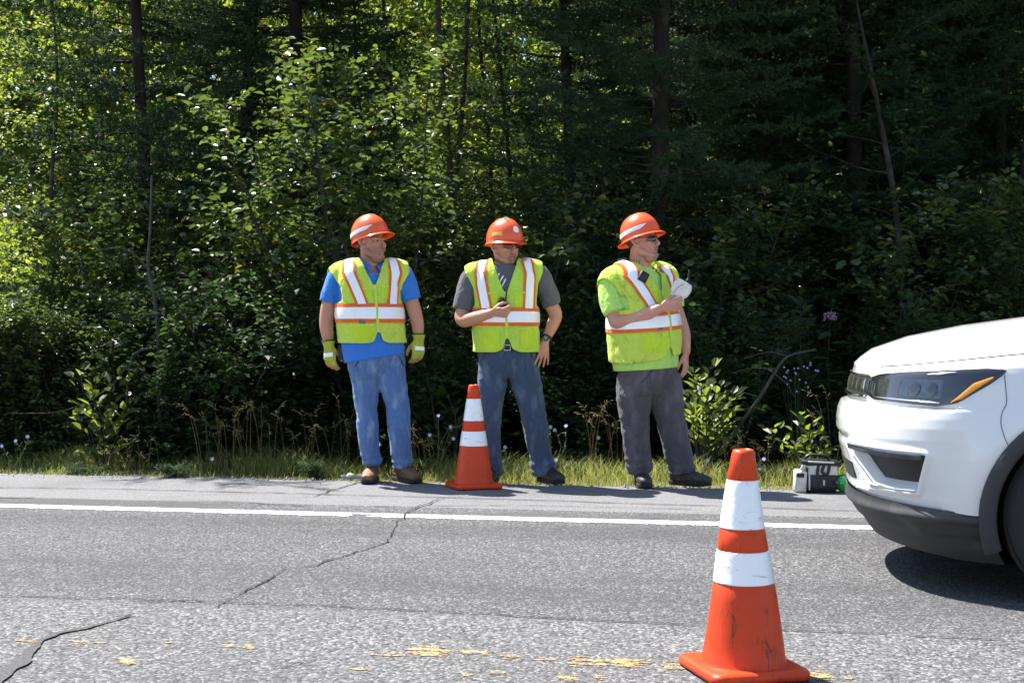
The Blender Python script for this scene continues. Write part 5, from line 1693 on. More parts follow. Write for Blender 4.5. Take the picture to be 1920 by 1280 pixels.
obj('strap', Geo().add(*sweep([(0.05, -0.100, 0.185), (0.035, -0.112, 0.14), (0.07, -0.114, 0.13), (0.085, -0.100, 0.180)], [(0.010, 0.003)] * 4, 8, ref=(1, 0, 0))).mesh(), M_CASE_B, bx)
part('corner_latch', M_CASE_W, (-0.085, -0.092, 0.172), (0.012, 0.010, 0.024), Matrix.Rotation(R(25), 4, 'Y'))

def m_bottle():
    t = NT('green bottle plastic')
    sh = t.bsdf((0.06, 0.72, 0.16), 0.08, 0, 0.5, None, Transmission_Weight=0.55, Coat_Weight=0.6, IOR=1.25)
    tr = t.n('BsdfTranslucent'); tr.inputs[0].default_value = (0.04, 0.62, 0.12, 1)
    ms = t.n('MixShader'); ms.inputs[0].default_value = 0.35
    t.l(sh, ms.inputs[1]); t.l(tr.outputs[0], ms.inputs[2])
    return t.done(ms.outputs[0])
bp = ground(1584, 923)
bt_ = thing('bottle', 'green plastic bottle lying on its side at the right of the tool box', 'bottle', bp + Vector((0, 0.06, 0.058)), (R(-96), R(0), R(-24)))
prof = [(0.012, 0.155), (0.0135, 0.150), (0.0135, 0.125), (0.020, 0.112), (0.038, 0.090), (0.050, 0.062), (0.056, 0.035), (0.057, 0.01), (0.054, -0.02), (0.057, -0.05), (0.054, -0.08), (0.057, -0.11), (0.050, -0.135), (0.02, -0.14), (0.002, -0.13)]
v, f = lathe(catmull(np.array(prof), 3), 36)
a = np.arctan2(v[:, 1], v[:, 0]); rr = np.hypot(v[:, 0], v[:, 1])
k = 1 + 0.035 * np.sin(a * 5 + v[:, 2] * 30) * (rr > 0.03)
v[:, 0] *= k; v[:, 1] *= k
v = v * np.array([1, 1, -1]); f = [q[::-1] for q in f]
ob = obj('bottle_body', Geo().add(v, f).mesh(), m_bottle(), bt_)
v, f = lathe([(0.002, 0.162), (0.0145, 0.162), (0.016, 0.158), (0.016, 0.140), (0.0145, 0.138)], 24)
v = v * np.array([1, 1, -1])
obj('bottle_cap', Geo().add(v, [q[::-1] for q in f]).mesh(), pmat('dark green cap', (0.0, 0.10, 0.06), 0.4), bt_)
# pale litter by the first worker's boot
g = Geo()
for (x, y, z, r_) in ((0, 0, 0.02, 0.035), (0.06, 0.01, 0.016, 0.028), (-0.05, 0.02, 0.014, 0.025)):
    v, f = ellipsoid((x, y, z), (r_, r_ * 0.8, r_ * 0.6), 12, 8); v += 0.006 * vnoise(v * 60, 4, 2)[:, None]; g.add(v, f)
obj('stone', remesh(g, 0.006, 1), pmat('pale stone', (0.5, 0.48, 0.44), 0.9, var=0.2, vscale=30, bump=0.5), loc=ground(657, 897), label='small pale stone on the grass edge left of the man in the blue polo', cat='stone')
# ================================================================ vegetation
def m_leaf(name, col, trans, tf=0.45, rough=0.42, var=0.35, yellow=None, spec=0.5):
    t = NT(name)
    ge = t.n('NewGeometry')
    r = ge.outputs['Random Per Island']
    wn_ = t.n('TexWhiteNoise', noise_dimensions='1D'); t.l(r, wn_.inputs['W'])
    c = t.mix(r, scale3(col, 1 - var), scale3(col, 1 + var))
    tc = t.mix(wn_.outputs[0], scale3(trans, 1 - var), scale3(trans, 1 + var))
    if yellow is not None:
        k = t.ramp(wn_.outputs[0], 0.955, 0.985)
        c = t.mix(k, c, yellow); tc = t.mix(k, tc, scale3(yellow, 1.6))
    sh = t.bsdf(c, rough, 0, spec)
    tr = t.n('BsdfTranslucent'); t.put(tr.inputs[0], tc)
    ms = t.n('MixShader'); ms.inputs[0].default_value = tf
    t.l(sh, ms.inputs[1]); t.l(tr.outputs[0], ms.inputs[2])
    return t.done(ms.outputs[0])
def m_bark(name, col):
    t = NT(name)
    v = t.coord('Object', (1, 1, 0.25))
    a = t.noise(v, 30, 5, 0.7, 0.6); b = t.noise(t.coord(), 3, 3, 0.6)
    c = t.mix(a.outputs[0], scale3(col, 0.45), scale3(col, 1.5))
    c = t.mix(t.math('MULTIPLY', t.ramp(b.outputs[0], 0.5, 0.7), 0.4), c, scale3((0.14, 0.14, 0.12), 1))
    return t.done(t.bsdf(c, 0.9, 0, 0.2, t.bump(a.outputs[0], 0.9, 0.02)))
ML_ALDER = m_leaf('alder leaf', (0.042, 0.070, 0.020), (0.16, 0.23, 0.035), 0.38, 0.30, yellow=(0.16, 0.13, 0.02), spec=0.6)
ML_DARK = m_leaf('shade leaf', (0.018, 0.038, 0.013), (0.075, 0.15, 0.026), 0.36, 0.5, spec=0.25)  # darker leaf copy, part of the wood's shade is put into this colour
ML_LIGHT = m_leaf('sunny leaf', (0.048, 0.076, 0.018), (0.34, 0.43, 0.05), 0.5, 0.42, yellow=(0.22, 0.20, 0.03))  # brighter leaf copy, the sunlit look is put into this colour
ML_NEEDLE = m_leaf('spruce needle', (0.030, 0.060, 0.026), (0.07, 0.13, 0.035), 0.22, 0.6, var=0.3, spec=0.2)
MB_GREY = m_bark('grey brown bark', (0.040, 0.035, 0.029))
MB_SPRUCE = m_bark('spruce bark', (0.027, 0.022, 0.018))
MB_TWIG = m_bark('pale dead wood', (0.075, 0.066, 0.058))

LEAF = np.array([(0, 0, 0), (0.32, -0.5, 0.10), (0.70, -0.40, 0.07), (1, 0, -0.10), (0.70, 0.40, 0.07), (0.32, 0.5, 0.10)])
def norm(a): return a / (np.linalg.norm(a, axis=-1, keepdims=True) + 1e-9)
def leaves_mesh(name, pos, fwd, nrm, size, aspect, mat):
    N = len(pos)
    fwd = norm(fwd); side = norm(np.cross(nrm, fwd)); up = np.cross(fwd, side)
    size = np.asarray(size).reshape(N, 1, 1)
    T = LEAF[None] * size
    v = pos[:, None] + T[..., 0:1] * fwd[:, None] + T[..., 1:2] * aspect * side[:, None] + T[..., 2:3] * up[:, None]
    i = np.arange(N)[:, None] * 6
    f = np.concatenate([i + np.array([[0, 1, 2, 3]]), i + np.array([[0, 3, 4, 5]])], 1).reshape(-1, 4)
    return fast_mesh(name, v.reshape(-1, 3), f, [mat], smooth=False)

class Wood:
    def __init__(s): s.g = Geo()
    def add(s, pts, r0, r1, seg=5, m=2):
        n = len(pts)
        s.g.add(*sweep(pts, [r0 + (r1 - r0) * i / (n - 1) for i in range(n)], seg, ref=(0.9, 0.3, 0.1), m=m, cap=None))
    def mesh(s, name, mat): return s.g.mesh(name, mats=(mat,))

def wiggle(rng, p, d, L, n, amp, up=0.0):
    pts = [np.array(p, float)]; d = np.array(d, float); d /= np.linalg.norm(d)
    for i in range(n):
        d = d + rng.normal(0, amp, 3) + np.array([0, 0, up]); d /= np.linalg.norm(d)
        pts.append(pts[-1] + d * L / n)
    return pts

def broadleaf(seed, H, stems=1, base_r=0.05, crown0=0.25, spread=1.0, nb=22, ntw=6, nl=8, size=0.075, aspect=0.62, leanv=(0, 0), mat=None, up=0.35, twig=0.45, bark=None, tip=True, fan=0.25):
    rng = np.random.default_rng(seed)
    wd = Wood(); LP, LF, LN, LS = [], [], [], []
    for st in range(stems):
        a = rng.uniform(0, 2 * PI)
        d0 = np.array([leanv[0] + fan * math.cos(a) * (stems > 1), leanv[1] + fan * math.sin(a) * (stems > 1), 1.0])
        h = H * rng.uniform(0.8, 1.05)
        p0 = np.array([rng.normal(0, 0.05 * (stems > 1)), rng.normal(0, 0.05 * (stems > 1)), -0.15])
        main = wiggle(rng, p0, d0, h, 9, 0.06, 0.02)
        wd.add(main, base_r, base_r * 0.15, 8, 3)
        M_ = catmull(np.array(main), 4)
        for b in range(nb):
            t = crown0 + (1 - crown0) * (b + rng.uniform(0, 1)) / nb
            i = min(int(t * (len(M_) - 1)), len(M_) - 2)
            p = M_[i]; az = b * 2.4 + rng.uniform(-0.6, 0.6)
            L = spread * (0.35 + 0.65 * (1 - t) ** 0.6) * rng.uniform(0.55, 1.1)
            d = np.array([math.cos(az), math.sin(az), up + rng.uniform(-0.2, 0.35)])
            br = wiggle(rng, p, d, L, 5, 0.13, 0.03)
            wd.add(br, base_r * 0.28 * (1.1 - t), 0.0025, 4, 1)
            B = catmull(np.array(br), 4)
            for k in range(ntw):
                q = 0.2 + 0.8 * (k + rng.uniform(0, 1)) / ntw
                j = min(int(q * (len(B) - 1)), len(B) - 2)
                bd = norm(B[j + 1] - B[j])
                d2 = bd + rng.normal(0, 0.55, 3) + np.array([0, 0, 0.12])
                tl = twig * rng.uniform(0.5, 1.15)
                tw = wiggle(rng, B[j], d2, tl, 3, 0.12)
                if rng.uniform() < 0.6: wd.add(tw, 0.003, 0.001, 3, 1)
                Tq = catmull(np.array(tw), 4)
                for l in range(nl):
                    s_ = (l + 0.6) / nl
                    x = s_ * (len(Tq) - 1); i0 = min(int(x), len(Tq) - 2)
                    pp = Tq[i0] + (Tq[i0 + 1] - Tq[i0]) * (x - i0)
                    td = norm(Tq[i0 + 1] - Tq[i0])
                    sd = norm(np.cross(td, np.array([0, 0, 1.0]) + rng.normal(0, 0.2, 3))) * (1 if l % 2 else -1)
                    LP.append(pp + rng.normal(0, 0.012, 3)); LF.append(td * 0.55 + sd * 0.9 + np.array([0, 0, rng.uniform(-0.55, 0.15)]))
                    LN.append(np.array([0, 0, 1.0]) + rng.normal(0, 0.45, 3)); LS.append(size * rng.uniform(0.6, 1.2))
    tm = wd.mesh('trunk', bark or MB_GREY)
    cm = leaves_mesh('crown', np.array(LP), np.array(LF), np.array(LN), np.array(LS), aspect, mat or ML_DARK)
    return tm, cm

def spruce(seed, H, z0, r0, Lmax, bare=0.0, per=7, nn=20):
    rng = np.random.default_rng(seed)
    wd = Wood()
    main = wiggle(rng, (0, 0, -0.2), (0.01, 0.0, 1), H, 10, 0.012)
    wd.add(main, r0, 0.015, 10, 3)
    M_ = np.array(main)
    TW = []                                          # twigs: start, dir, length
    z = z0 * 0.7
    while z < H - 0.4:
        fr = z / H
        L = min(Lmax, 0.25 + 0.30 * (H - z)) * rng.uniform(0.75, 1.05)
        dead = z < z0
        for k in range(per if not dead else 3):
            az = rng.uniform(0, 2 * PI)
            c = np.array([np.interp(z, M_[:, 2], M_[:, 0]), np.interp(z, M_[:, 2], M_[:, 1]), z + rng.uniform(-0.1, 0.1)])
            d = np.array([math.cos(az), math.sin(az), -0.12 + 0.35 * fr + rng.uniform(-0.12, 0.1)])
            Lk = L * rng.uniform(0.6, 1.0) * (0.6 if dead else 1)
            br = wiggle(rng, c, d, Lk, 6, 0.06, 0.035 if not dead else -0.01)
            wd.add(br, 0.006 + 0.0035 * Lk, 0.0015, 4, 1)
            B = catmull(np.array(br), 3)
            if dead:
                for q in range(4):
                    j = rng.integers(3, len(B) - 1)
                    wd.add(wiggle(rng, B[j], norm(B[j] - B[j - 1]) + rng.normal(0, 0.6, 3), 0.35, 3, 0.2), 0.004, 0.001, 3, 1)
                continue
            n = int(Lk / 0.050)
            for q in range(n):
                s_ = 0.15 + 0.85 * q / n
                x = s_ * (len(B) - 1); i0 = min(int(x), len(B) - 2)
                p = B[i0] + (B[i0 + 1] - B[i0]) * (x - i0)
                bd = norm(B[i0 + 1] - B[i0])
                sd = norm(np.cross(bd, np.array([0, 0, 1.0]))) * (1 if q % 2 else -1)
                dv = bd * 0.75 + sd * 0.8 + np.array([0, 0, rng.uniform(-0.25, 0.15)])
                TW.append((p, norm(dv), (0.10 + 0.26 * (1 - s_) * min(1, Lk / 1.6)) * rng.uniform(0.7, 1.2)))
                for _e in range(2 if s_ < 0.75 else 1):
                    e = p + norm(dv) * TW[-1 - _e][2] * (0.35 + 0.3 * _e)
                    TW.append((e, norm(dv + rng.normal(0, 0.45, 3) + np.array([0, 0, -0.15])), TW[-1 - _e][2] * 0.6))
            TW.append((B[-2], norm(B[-1] - B[-2]), 0.16))
        z += 0.30 * rng.uniform(0.8, 1.2)
    hi_ = np.array([t[0][2] for t in TW]) > 7.5
    TW = [t for i, t in enumerate(TW) if not hi_[i] or i % 6 == 0]
    p = np.array([t[0] for t in TW]); d = np.array([t[1] for t in TW]); L = np.array([t[2] for t in TW])
    N = len(p)
    s_ = rng.uniform(0, 1, (N, nn)); an = rng.uniform(0, 2 * PI, (N, nn))
    a1 = norm(np.cross(d, np.array([0.1, 0.2, 1.0]))); a2 = np.cross(d, a1)
    o = p[:, None] + d[:, None] * (s_ * L[:, None])[..., None]
    rad = a1[:, None] * np.cos(an)[..., None] + a2[:, None] * np.sin(an)[..., None]
    nd = norm(d[:, None] * 0.85 + rad * 0.75)
    big = np.where(p[:, 2] > 7.5, 3.2, 1.0)[:, None, None]
    ln = 0.036 * rng.uniform(0.7, 1.3, (N, nn, 1)) * big
    w = norm(np.cross(nd, rng.normal(0, 1, (N, nn, 3)))) * 0.0060 * big
    V = np.stack([o - w, o + w, o + nd * ln], 2).reshape(-1, 3)
    f = np.arange(len(V)).reshape(-1, 3)
    return wd.mesh('trunk', MB_SPRUCE), fast_mesh('crown', V, f, [ML_NEEDLE])

def plant(name, meshes, x, y, label, cat, rot=0.0, sc=1.0, group=None, names=('trunk', 'crown'), dz=0.0):
    z = float(terrain_h(np.array(x), np.array(y))) + dz
    t = thing(name, label, cat, (x, y, z), (0, 0, rot), group)
    t.scale = (sc, sc, sc) if np.isscalar(sc) else sc
    for n, me in zip(names, meshes):
        if me is not None: obj(n, me, None, t)
    return t
def px_x(px, d): return (px - 960.0) / FPX * d

# ---- prototypes
SP1 = spruce(1, 13.0, 1.2, 0.11, 2.2, per=8)
SP2 = spruce(2, 14.5, 1.3, 0.12, 2.4, per=8)
SP3 = spruce(3, 9.0, 0.8, 0.09, 2.2)
ALD = broadleaf(11, 4.2, 6, 0.030, 0.52, 0.85, 12, 6, 7, 0.088, 0.62, (-0.45, -0.08), ML_ALDER, 0.45, 0.42, fan=0.22)
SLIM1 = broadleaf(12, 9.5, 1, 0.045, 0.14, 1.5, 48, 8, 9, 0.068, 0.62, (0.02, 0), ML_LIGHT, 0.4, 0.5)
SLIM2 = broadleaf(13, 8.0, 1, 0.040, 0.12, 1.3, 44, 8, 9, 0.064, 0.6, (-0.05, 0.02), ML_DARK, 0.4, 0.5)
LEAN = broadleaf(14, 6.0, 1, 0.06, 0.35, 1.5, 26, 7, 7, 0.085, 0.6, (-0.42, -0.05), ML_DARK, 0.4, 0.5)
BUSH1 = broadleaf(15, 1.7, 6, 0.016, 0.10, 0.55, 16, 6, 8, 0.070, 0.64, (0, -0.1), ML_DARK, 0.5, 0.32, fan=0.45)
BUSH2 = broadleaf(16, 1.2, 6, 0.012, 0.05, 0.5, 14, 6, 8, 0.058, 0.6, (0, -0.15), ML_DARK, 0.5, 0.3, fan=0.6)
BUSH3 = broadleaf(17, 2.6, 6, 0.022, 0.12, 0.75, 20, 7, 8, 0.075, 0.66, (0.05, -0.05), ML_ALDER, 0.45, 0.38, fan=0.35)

G_SPR, G_SLIM, G_BUSH = 'dark spruces in the wood', 'slender leafy trees in the wood', 'leafy bushes along the edge of the wood'
rg = np.random.default_rng(99)
WHERE = [(60, 'at the left edge of the photo'), (200, 'in the bright left foliage'), (340, 'below the left spruce'), (470, 'behind the golden grass'), (610, 'left of the man in the blue polo'),
         (790, 'behind the man in the blue polo'), (870, 'between the man in blue and middle worker'), (1030, 'behind the middle worker'), (1125, 'between the middle and right workers'), (1290, 'behind the right worker'),
         (1390, 'right of the white receiver'), (1480, 'above the near cone'), (1590, 'above the tool box'), (1740, 'above the headlight of the white car'), (1850, 'above the hood of the white car'), (9999, 'at the right edge beyond the car')]
PENDING = {}
def later(t, kind, px):
    w = [q for k, q in WHERE if px < k][0]
    PENDING.setdefault((kind, w), []).append((px, t))
def name_pending():
    ordn = ['first', 'second', 'third', 'fourth', 'fifth', 'sixth', 'seventh', 'eighth']
    for (kind, w), L in PENDING.items():
        L.sort(key=lambda q: q[0])
        for i, (px, t) in enumerate(L):
            if len(L) == 1: t['label'] = kind + ' ' + w
            elif len(L) == 2: t['label'] = ('left-hand ', 'right-hand ')[i] + kind + ' ' + w
            else: t['label'] = ordn[i] + ' from left, ' + kind + ' ' + w
def spr(px, d, proto, sc=1.0, label=None):
    t = plant('spruce_tree', proto, px_x(px, d), d, label or 'spruce', 'tree', rg.uniform(0, 6.28), sc, G_SPR)
    if label is None: later(t, 'dark spruce' if d < 18 else 'distant dark spruce', px)
spr(1238, 13.6, SP1, 1.0, 'spruce with straight trunk and pale green tips rising above the right worker')
spr(288, 14.6, SP3, 1.05, 'spruce with drooping dark boughs at the upper left behind the sunlit leaves')
for (px, d, pr, sc) in ((1085, 16.5, SP3, 1.05), (1430, 15.2, SP1, 1.1), (1560, 17.5, SP3, 1.1), (1680, 15.8, SP2, 1.0), (1180, 20.5, SP3, 1.2),
                        (460, 16.8, SP2, 1.05), (1500, 21.5, SP1, 1.2), (1740, 23.0, SP3, 1.2), (1830, 19.5, SP1, 1.1), (1980, 17.0, SP2, 1.1), (1700, 18.5, SP2, 1.0), (1290, 16.8, SP2, 1.0), (1400, 18.0, SP1, 1.0), (1610, 14.8, SP1, 0.95), (1860, 16.0, SP3, 1.0), (560, 15.8, SP2, 0.9)):  # several of these spruces are added to keep sun off the undergrowth
    spr(px, d, pr, sc)
plant('alder_tree', ALD, px_x(790, 12.2), 12.2, 'many stemmed alder with sunlit leaves leaning left over the first worker', 'tree', 0.0, 1.0)
plant('leaning_tree', LEAN, px_x(1815, 13.4), 13.4, 'dark tree with thin trunk leaning left at the upper right', 'tree', 0.0, 1.0)
def slim(px, d, proto, sc=1.0, label=None):
    t = plant('leafy_tree', proto, px_x(px, d), d, label or 'tree', 'tree', rg.uniform(0, 6.28), sc, G_SLIM)
    if label is None: later(t, 'slender leafy tree' if d < 20 else 'distant slender leafy tree', px)
slim(876, 14.6, SLIM1, 1.0, 'slim tree with straight dark trunk rising between the first and middle workers')
slim(835, 16.0, SLIM2, 1.0)
slim(105, 13.6, SLIM2, 0.8, 'slim tree with crooked dark stem near the left edge in the bright foliage')
slim(30, 14.6, SLIM1, 0.85)
slim(200, 16.2, SLIM1, 0.8)
slim(-30, 13.0, SLIM1, 0.7)
for (px, d, pr, sc) in ((560, 18.0, SLIM1, 1.0), (700, 17.0, SLIM2, 1.0), (1000, 17.0, SLIM1, 0.9), (930, 19.0, SLIM2, 1.1), (780, 21.0, SLIM1, 1.1), (1120, 22.5, SLIM2, 1.2), (1780, 17.0, SLIM1, 0.9), (1900, 15.0, SLIM2, 0.9),
                        (1870, 21.0, SLIM1, 1.1), (1620, 20.0, SLIM2, 1.1), (400, 23.0, SLIM1, 1.1), (-60, 18.0, SLIM2, 1.1), (1390, 23.5, SLIM1, 1.1), (860, 26.0, SLIM1, 1.2), (1240, 27.0, SLIM2, 1.3), (1680, 27.0, SLIM1, 1.2), (540, 27.0, SLIM2, 1.2), (2010, 24.0, SLIM2, 1.2)):
    slim(px, d, pr, sc)
# undergrowth
def bush(px, d, proto, sc=1.0, label=None, rot=None):
    t = plant('bush', proto, px_x(px, d), d, label or 'bush', 'bush', rg.uniform(0, 6.28) if rot is None else rot, sc, G_BUSH)
    if label is None: later(t, 'low front bush' if d < 12.3 else 'bush in the second row' if d < 14 else 'bush deeper in the wood' if d < 17 else 'bush far in the wood', px)
for i, px in enumerate(np.linspace(-60, 1980, 27)):
    if px > 660 and i % 3 != 0: continue
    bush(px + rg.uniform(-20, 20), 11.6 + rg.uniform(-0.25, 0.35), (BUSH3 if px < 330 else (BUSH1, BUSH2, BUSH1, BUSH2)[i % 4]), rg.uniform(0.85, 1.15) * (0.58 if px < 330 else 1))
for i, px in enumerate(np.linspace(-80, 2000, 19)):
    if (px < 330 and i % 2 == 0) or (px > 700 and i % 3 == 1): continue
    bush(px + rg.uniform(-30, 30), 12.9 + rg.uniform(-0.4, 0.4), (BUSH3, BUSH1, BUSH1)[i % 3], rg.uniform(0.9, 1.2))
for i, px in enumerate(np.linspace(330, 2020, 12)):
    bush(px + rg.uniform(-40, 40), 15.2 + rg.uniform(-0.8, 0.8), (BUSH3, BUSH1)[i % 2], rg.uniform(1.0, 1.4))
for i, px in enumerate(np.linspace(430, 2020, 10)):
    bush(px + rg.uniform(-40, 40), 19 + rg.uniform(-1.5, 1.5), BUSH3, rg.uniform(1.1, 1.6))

for px in (135, 350, 600, 790, 1085, 1235, 1470):
    t = plant('weed', BUSH2, px_x(px, 10.25), 10.25 + rg.uniform(-0.1, 0.15), 'weed', 'weed', rg.uniform(0, 6.28), (rg.uniform(0.2, 0.28), 0.22, rg.uniform(0.12, 0.18)), 'low weeds in the verge', names=('stem', 'leaves'))
    later(t, 'low green weed in the grass', px)
name_pending()

# far wood: leaf clumps filling the slope behind, one mass
def far_wood():
    rng = np.random.default_rng(5)
    N = 150000
    d = np.where(rng.uniform(0, 1, N) < 0.68, rng.uniform(27, 44, N), rng.uniform(44, 54, N)); px = np.where(rng.uniform(0, 1, N) < 0.75, rng.uniform(-500, 2420, N), rng.uniform(-300, 900, N))
    x = (px - 960) / FPX * d
    g = terrain_h(x, d)
    cl = vnoise(np.stack([x * 0.35, d * 0.35], 1), 8, 2)
    top = np.where(d > 44, 16, 9 + 5 * cl)
    z = g + rng.uniform(0, 1, N) ** 0.9 * top
    k = (vnoise(np.stack([x * 0.9, d * 0.9, z * 0.9], 1), 9, 3) > -0.12) | (d > 44)
    k &= ~((px < 420) & (d < 35))
    x, d, z = x[k], d[k], z[k]; n = len(x)
    # the wood goes on to both sides of the view
    M = 46000
    right = rng.uniform(0, 1, M) < 0.6
    d2 = np.where(right, rng.uniform(13.5, 40, M), rng.uniform(35, 48, M))
    x2 = np.where(right, (rng.uniform(2130, 3700, M) - 960) / FPX * d2, (rng.uniform(-1700, -480, M) - 960) / FPX * d2)
    z2 = terrain_h(x2, d2) + rng.uniform(0, 1, M) * np.where(right, 2.5 + np.clip((d2 - 13) * 1.4, 0, 9), 13)
    k2 = vnoise(np.stack([x2 * 0.7, d2 * 0.7, z2 * 0.7], 1), 19, 3) > -0.2
    x = np.concatenate([x, x2[k2]]); d = np.concatenate([d, d2[k2]]); z = np.concatenate([z, z2[k2]]); n = len(x)
    pos = np.stack([x, d, z], 1)
    fwd = rng.normal(0, 1, (n, 3)); fwd[:, 2] -= 0.2
    nr = rng.normal(0, 0.7, (n, 3)) + np.array([0, 0, 0.8])
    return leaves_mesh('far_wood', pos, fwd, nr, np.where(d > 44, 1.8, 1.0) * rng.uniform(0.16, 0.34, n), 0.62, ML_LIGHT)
def meadow():
    rng = np.random.default_rng(6)
    N = 26000
    d = rng.uniform(16.5, 35, N); px = rng.uniform(-420, 430, N)
    x = (px - 960) / FPX * d
    z = terrain_h(x, d) + rng.uniform(0, 1, N) ** 1.6 * 0.55 * (1 + vnoise(np.stack([x, d], 1), 3, 2))
    fwd = rng.normal(0, 1, (N, 3)); fwd[:, 2] = np.abs(fwd[:, 2]) * 0.8
    nr = rng.normal(0, 0.5, (N, 3)) + np.array([0, 0, 1.0])
    return leaves_mesh('meadow_plants', np.stack([x, d, z], 1), fwd, nr, rng.uniform(0.12, 0.26, N), 0.5, ML_LIGHT)
obj('meadow_plants', meadow(), label='sunlit low plants on the open slope behind the trees at the left', kind='stuff', cat='undergrowth')
obj('far_wood', far_wood(), label='sunlit leafy wood far behind the roadside trees', kind='stuff', cat='wood')

# ---- verge: short grass
def m_grass(name, c0, c1, t0):
    t = NT(name)
    ge = t.n('NewGeometry')
    wn_ = t.n('TexWhiteNoise', noise_dimensions='1D'); t.l(ge.outputs['Random Per Island'], wn_.inputs['W'])
    c = t.mix(wn_.outputs[0], c0, c1)
    sh = t.bsdf(c, 0.55, 0, 0.35)
    tr = t.n('BsdfTranslucent'); t.put(tr.inputs[0], t.mix(wn_.outputs[0], t0, scale3(c1, 1.5)))
    ms = t.n('MixShader'); ms.inputs[0].default_value = 0.45
    t.l(sh, ms.inputs[1]); t.l(tr.outputs[0], ms.inputs[2])
    return t.done(ms.outputs[0])
MG = m_grass('verge grass', (0.11, 0.155, 0.028), (0.31, 0.29, 0.10), (0.28, 0.38, 0.05))
MG_DRY = m_grass('dry grass', (0.20, 0.15, 0.06), (0.34, 0.26, 0.11), (0.35, 0.26, 0.10))
def blades(pos, h, w, lean, rng):
    n = len(pos)
    a = rng.uniform(0, 2 * PI, n); sd = np.stack([np.cos(a), np.sin(a), 0 * a], 1) * w[:, None]
    b = rng.uniform(0, 2 * PI, n); ln = np.stack([np.cos(b), np.sin(b), 0 * b], 1) * (h * lean)[:, None]
    up = np.array([0, 0, 1.0])[None] * h[:, None]
    p1, p2 = pos + up * 0.55 + ln * 0.3, pos + up * 0.95 + ln
    V = np.stack([pos - sd, pos + sd, p1 + sd * 0.8, p1 - sd * 0.8, p2 + sd * 0.1, p2 - sd * 0.1], 1).reshape(-1, 3)
    i = np.arange(n)[:, None] * 6
    f = np.concatenate([i + np.array([[0, 1, 2, 3]]), i + np.array([[3, 2, 4, 5]])], 1).reshape(-1, 4)
    return V, f
def verge():
    rng = np.random.default_rng(3)
    N = 66000
    u = rng.uniform(-9, 9, N); n = N_EDGE - 0.02 + rng.uniform(0, 1, N) ** 1.5 * 1.9
    x = u * UX - n * UY; y = u * UY + n * UX
    cl = vnoise(np.stack([u * 2.3, n * 2.3], 1), 4, 3)
    k = rng.uniform(0, 1, N) < np.clip(0.62 + 1.3 * cl, 0.15, 1)
    x, y, n, cl = x[k], y[k], n[k], cl[k]
    e = np.clip((n - N_EDGE) / 0.55, 0, 1)
    h = (0.030 + 0.15 * e ** 1.3 * (0.7 + 0.8 * cl)) * rng.uniform(0.5, 1.3, len(x)); h = np.maximum(h, 0.02)
    z = terrain_h(x, y) + 0.0
    return blades(np.stack([x, y, z], 1), h, rng.uniform(0.0012, 0.0035, len(x)), rng.uniform(0.2, 0.9, len(x)), rng)
v, f = verge()
obj('grass', fast_mesh('grass', v, f), MG, label='short dry and green grass along the edge of the asphalt', kind='stuff')

# ---- single plants in front of the wood
FLOWER_BLUE = pmat('chicory petal', (0.52, 0.56, 0.82), 0.6, var=0.15, vscale=90)
FLOWER_PINK = pmat('dusty pink floret', (0.20, 0.12, 0.18), 0.8, var=0.3, vscale=120)
ASTER = pmat('pale violet aster petal', (0.26, 0.27, 0.42), 0.7, var=0.2, vscale=90)
STEM_G = pmat('green stem', (0.09, 0.12, 0.035), 0.6, var=0.3, vscale=20)
STEM_Y = pmat('straw stem', (0.30, 0.22, 0.09), 0.7, var=0.3, vscale=20)

def hz(x, y): return float(terrain_h(np.array(x), np.array(y)))
def leafy_shrub(name, label, px, py0, d, targets, nleaf, size, mat, cat='shrub', aspect=0.55):
    """stems from one foot to target pixels; every leaf is a part"""
    x0, y0 = px_x(px, d), d
    z0 = hz(x0, y0)
    t = thing(name, label, cat, (x0, y0, z0))
    rng = np.random.default_rng(int(px))
    wd = Wood(); leaf_me = leaves_mesh('leaf', np.zeros((1, 3)), np.array([[1.0, 0, 0]]), np.array([[0, 0, 1.0]]), np.array([1.0]), aspect, mat)
    L = []
    for (tx, ty, dd) in targets:
        q = np.array(at(tx, ty, d + dd)) - np.array([x0, y0, z0])
        m1 = q * 0.5 + np.array([rng.normal(0, 0.05), rng.normal(0, 0.05), 0.06])
        C = catmull(np.array([(0, 0, -0.05), m1, q]), 10)
        wd.add(C[::2], 0.008, 0.002, 5, 1)
        for k in range(nleaf):
            s_ = 0.35 + 0.65 * (k + 0.5) / nleaf
            i = min(int(s_ * (len(C) - 1)), len(C) - 2)
            td = norm(C[i + 1] - C[i]); an = k * 2.4 + rng.uniform(-0.5, 0.5)
            sd = np.array([math.cos(an), math.sin(an), 0.25])
            tw = C[i] + sd * rng.uniform(0.0, 0.09)
            if rng.uniform() < 0.5: wd.add([C[i], tw], 0.002, 0.001, 3, 1)
            L.append((tw, norm(td * 0.5 + sd * 0.9 + np.array([0, 0, rng.uniform(-0.3, 0.4)])), size * rng.uniform(0.65, 1.15)))
    obj('stem', wd.mesh('stem', MB_GREY), None, t)
    for p, f, s_ in L:
        o = obj('leaf', leaf_me, None, t)
        x = Vector(f); up = Vector((rng.normal(0, 0.4), -0.35 + rng.normal(0, 0.4), 1)); y = up.cross(x).normalized(); z = x.cross(y)
        o.matrix_local = Matrix(((x.x * s_, y.x * s_, z.x * s_, p[0]), (x.y * s_, y.y * s_, z.y * s_, p[1]), (x.z * s_, y.z * s_, z.z * s_, p[2]), (0, 0, 0, 1)))
    return t
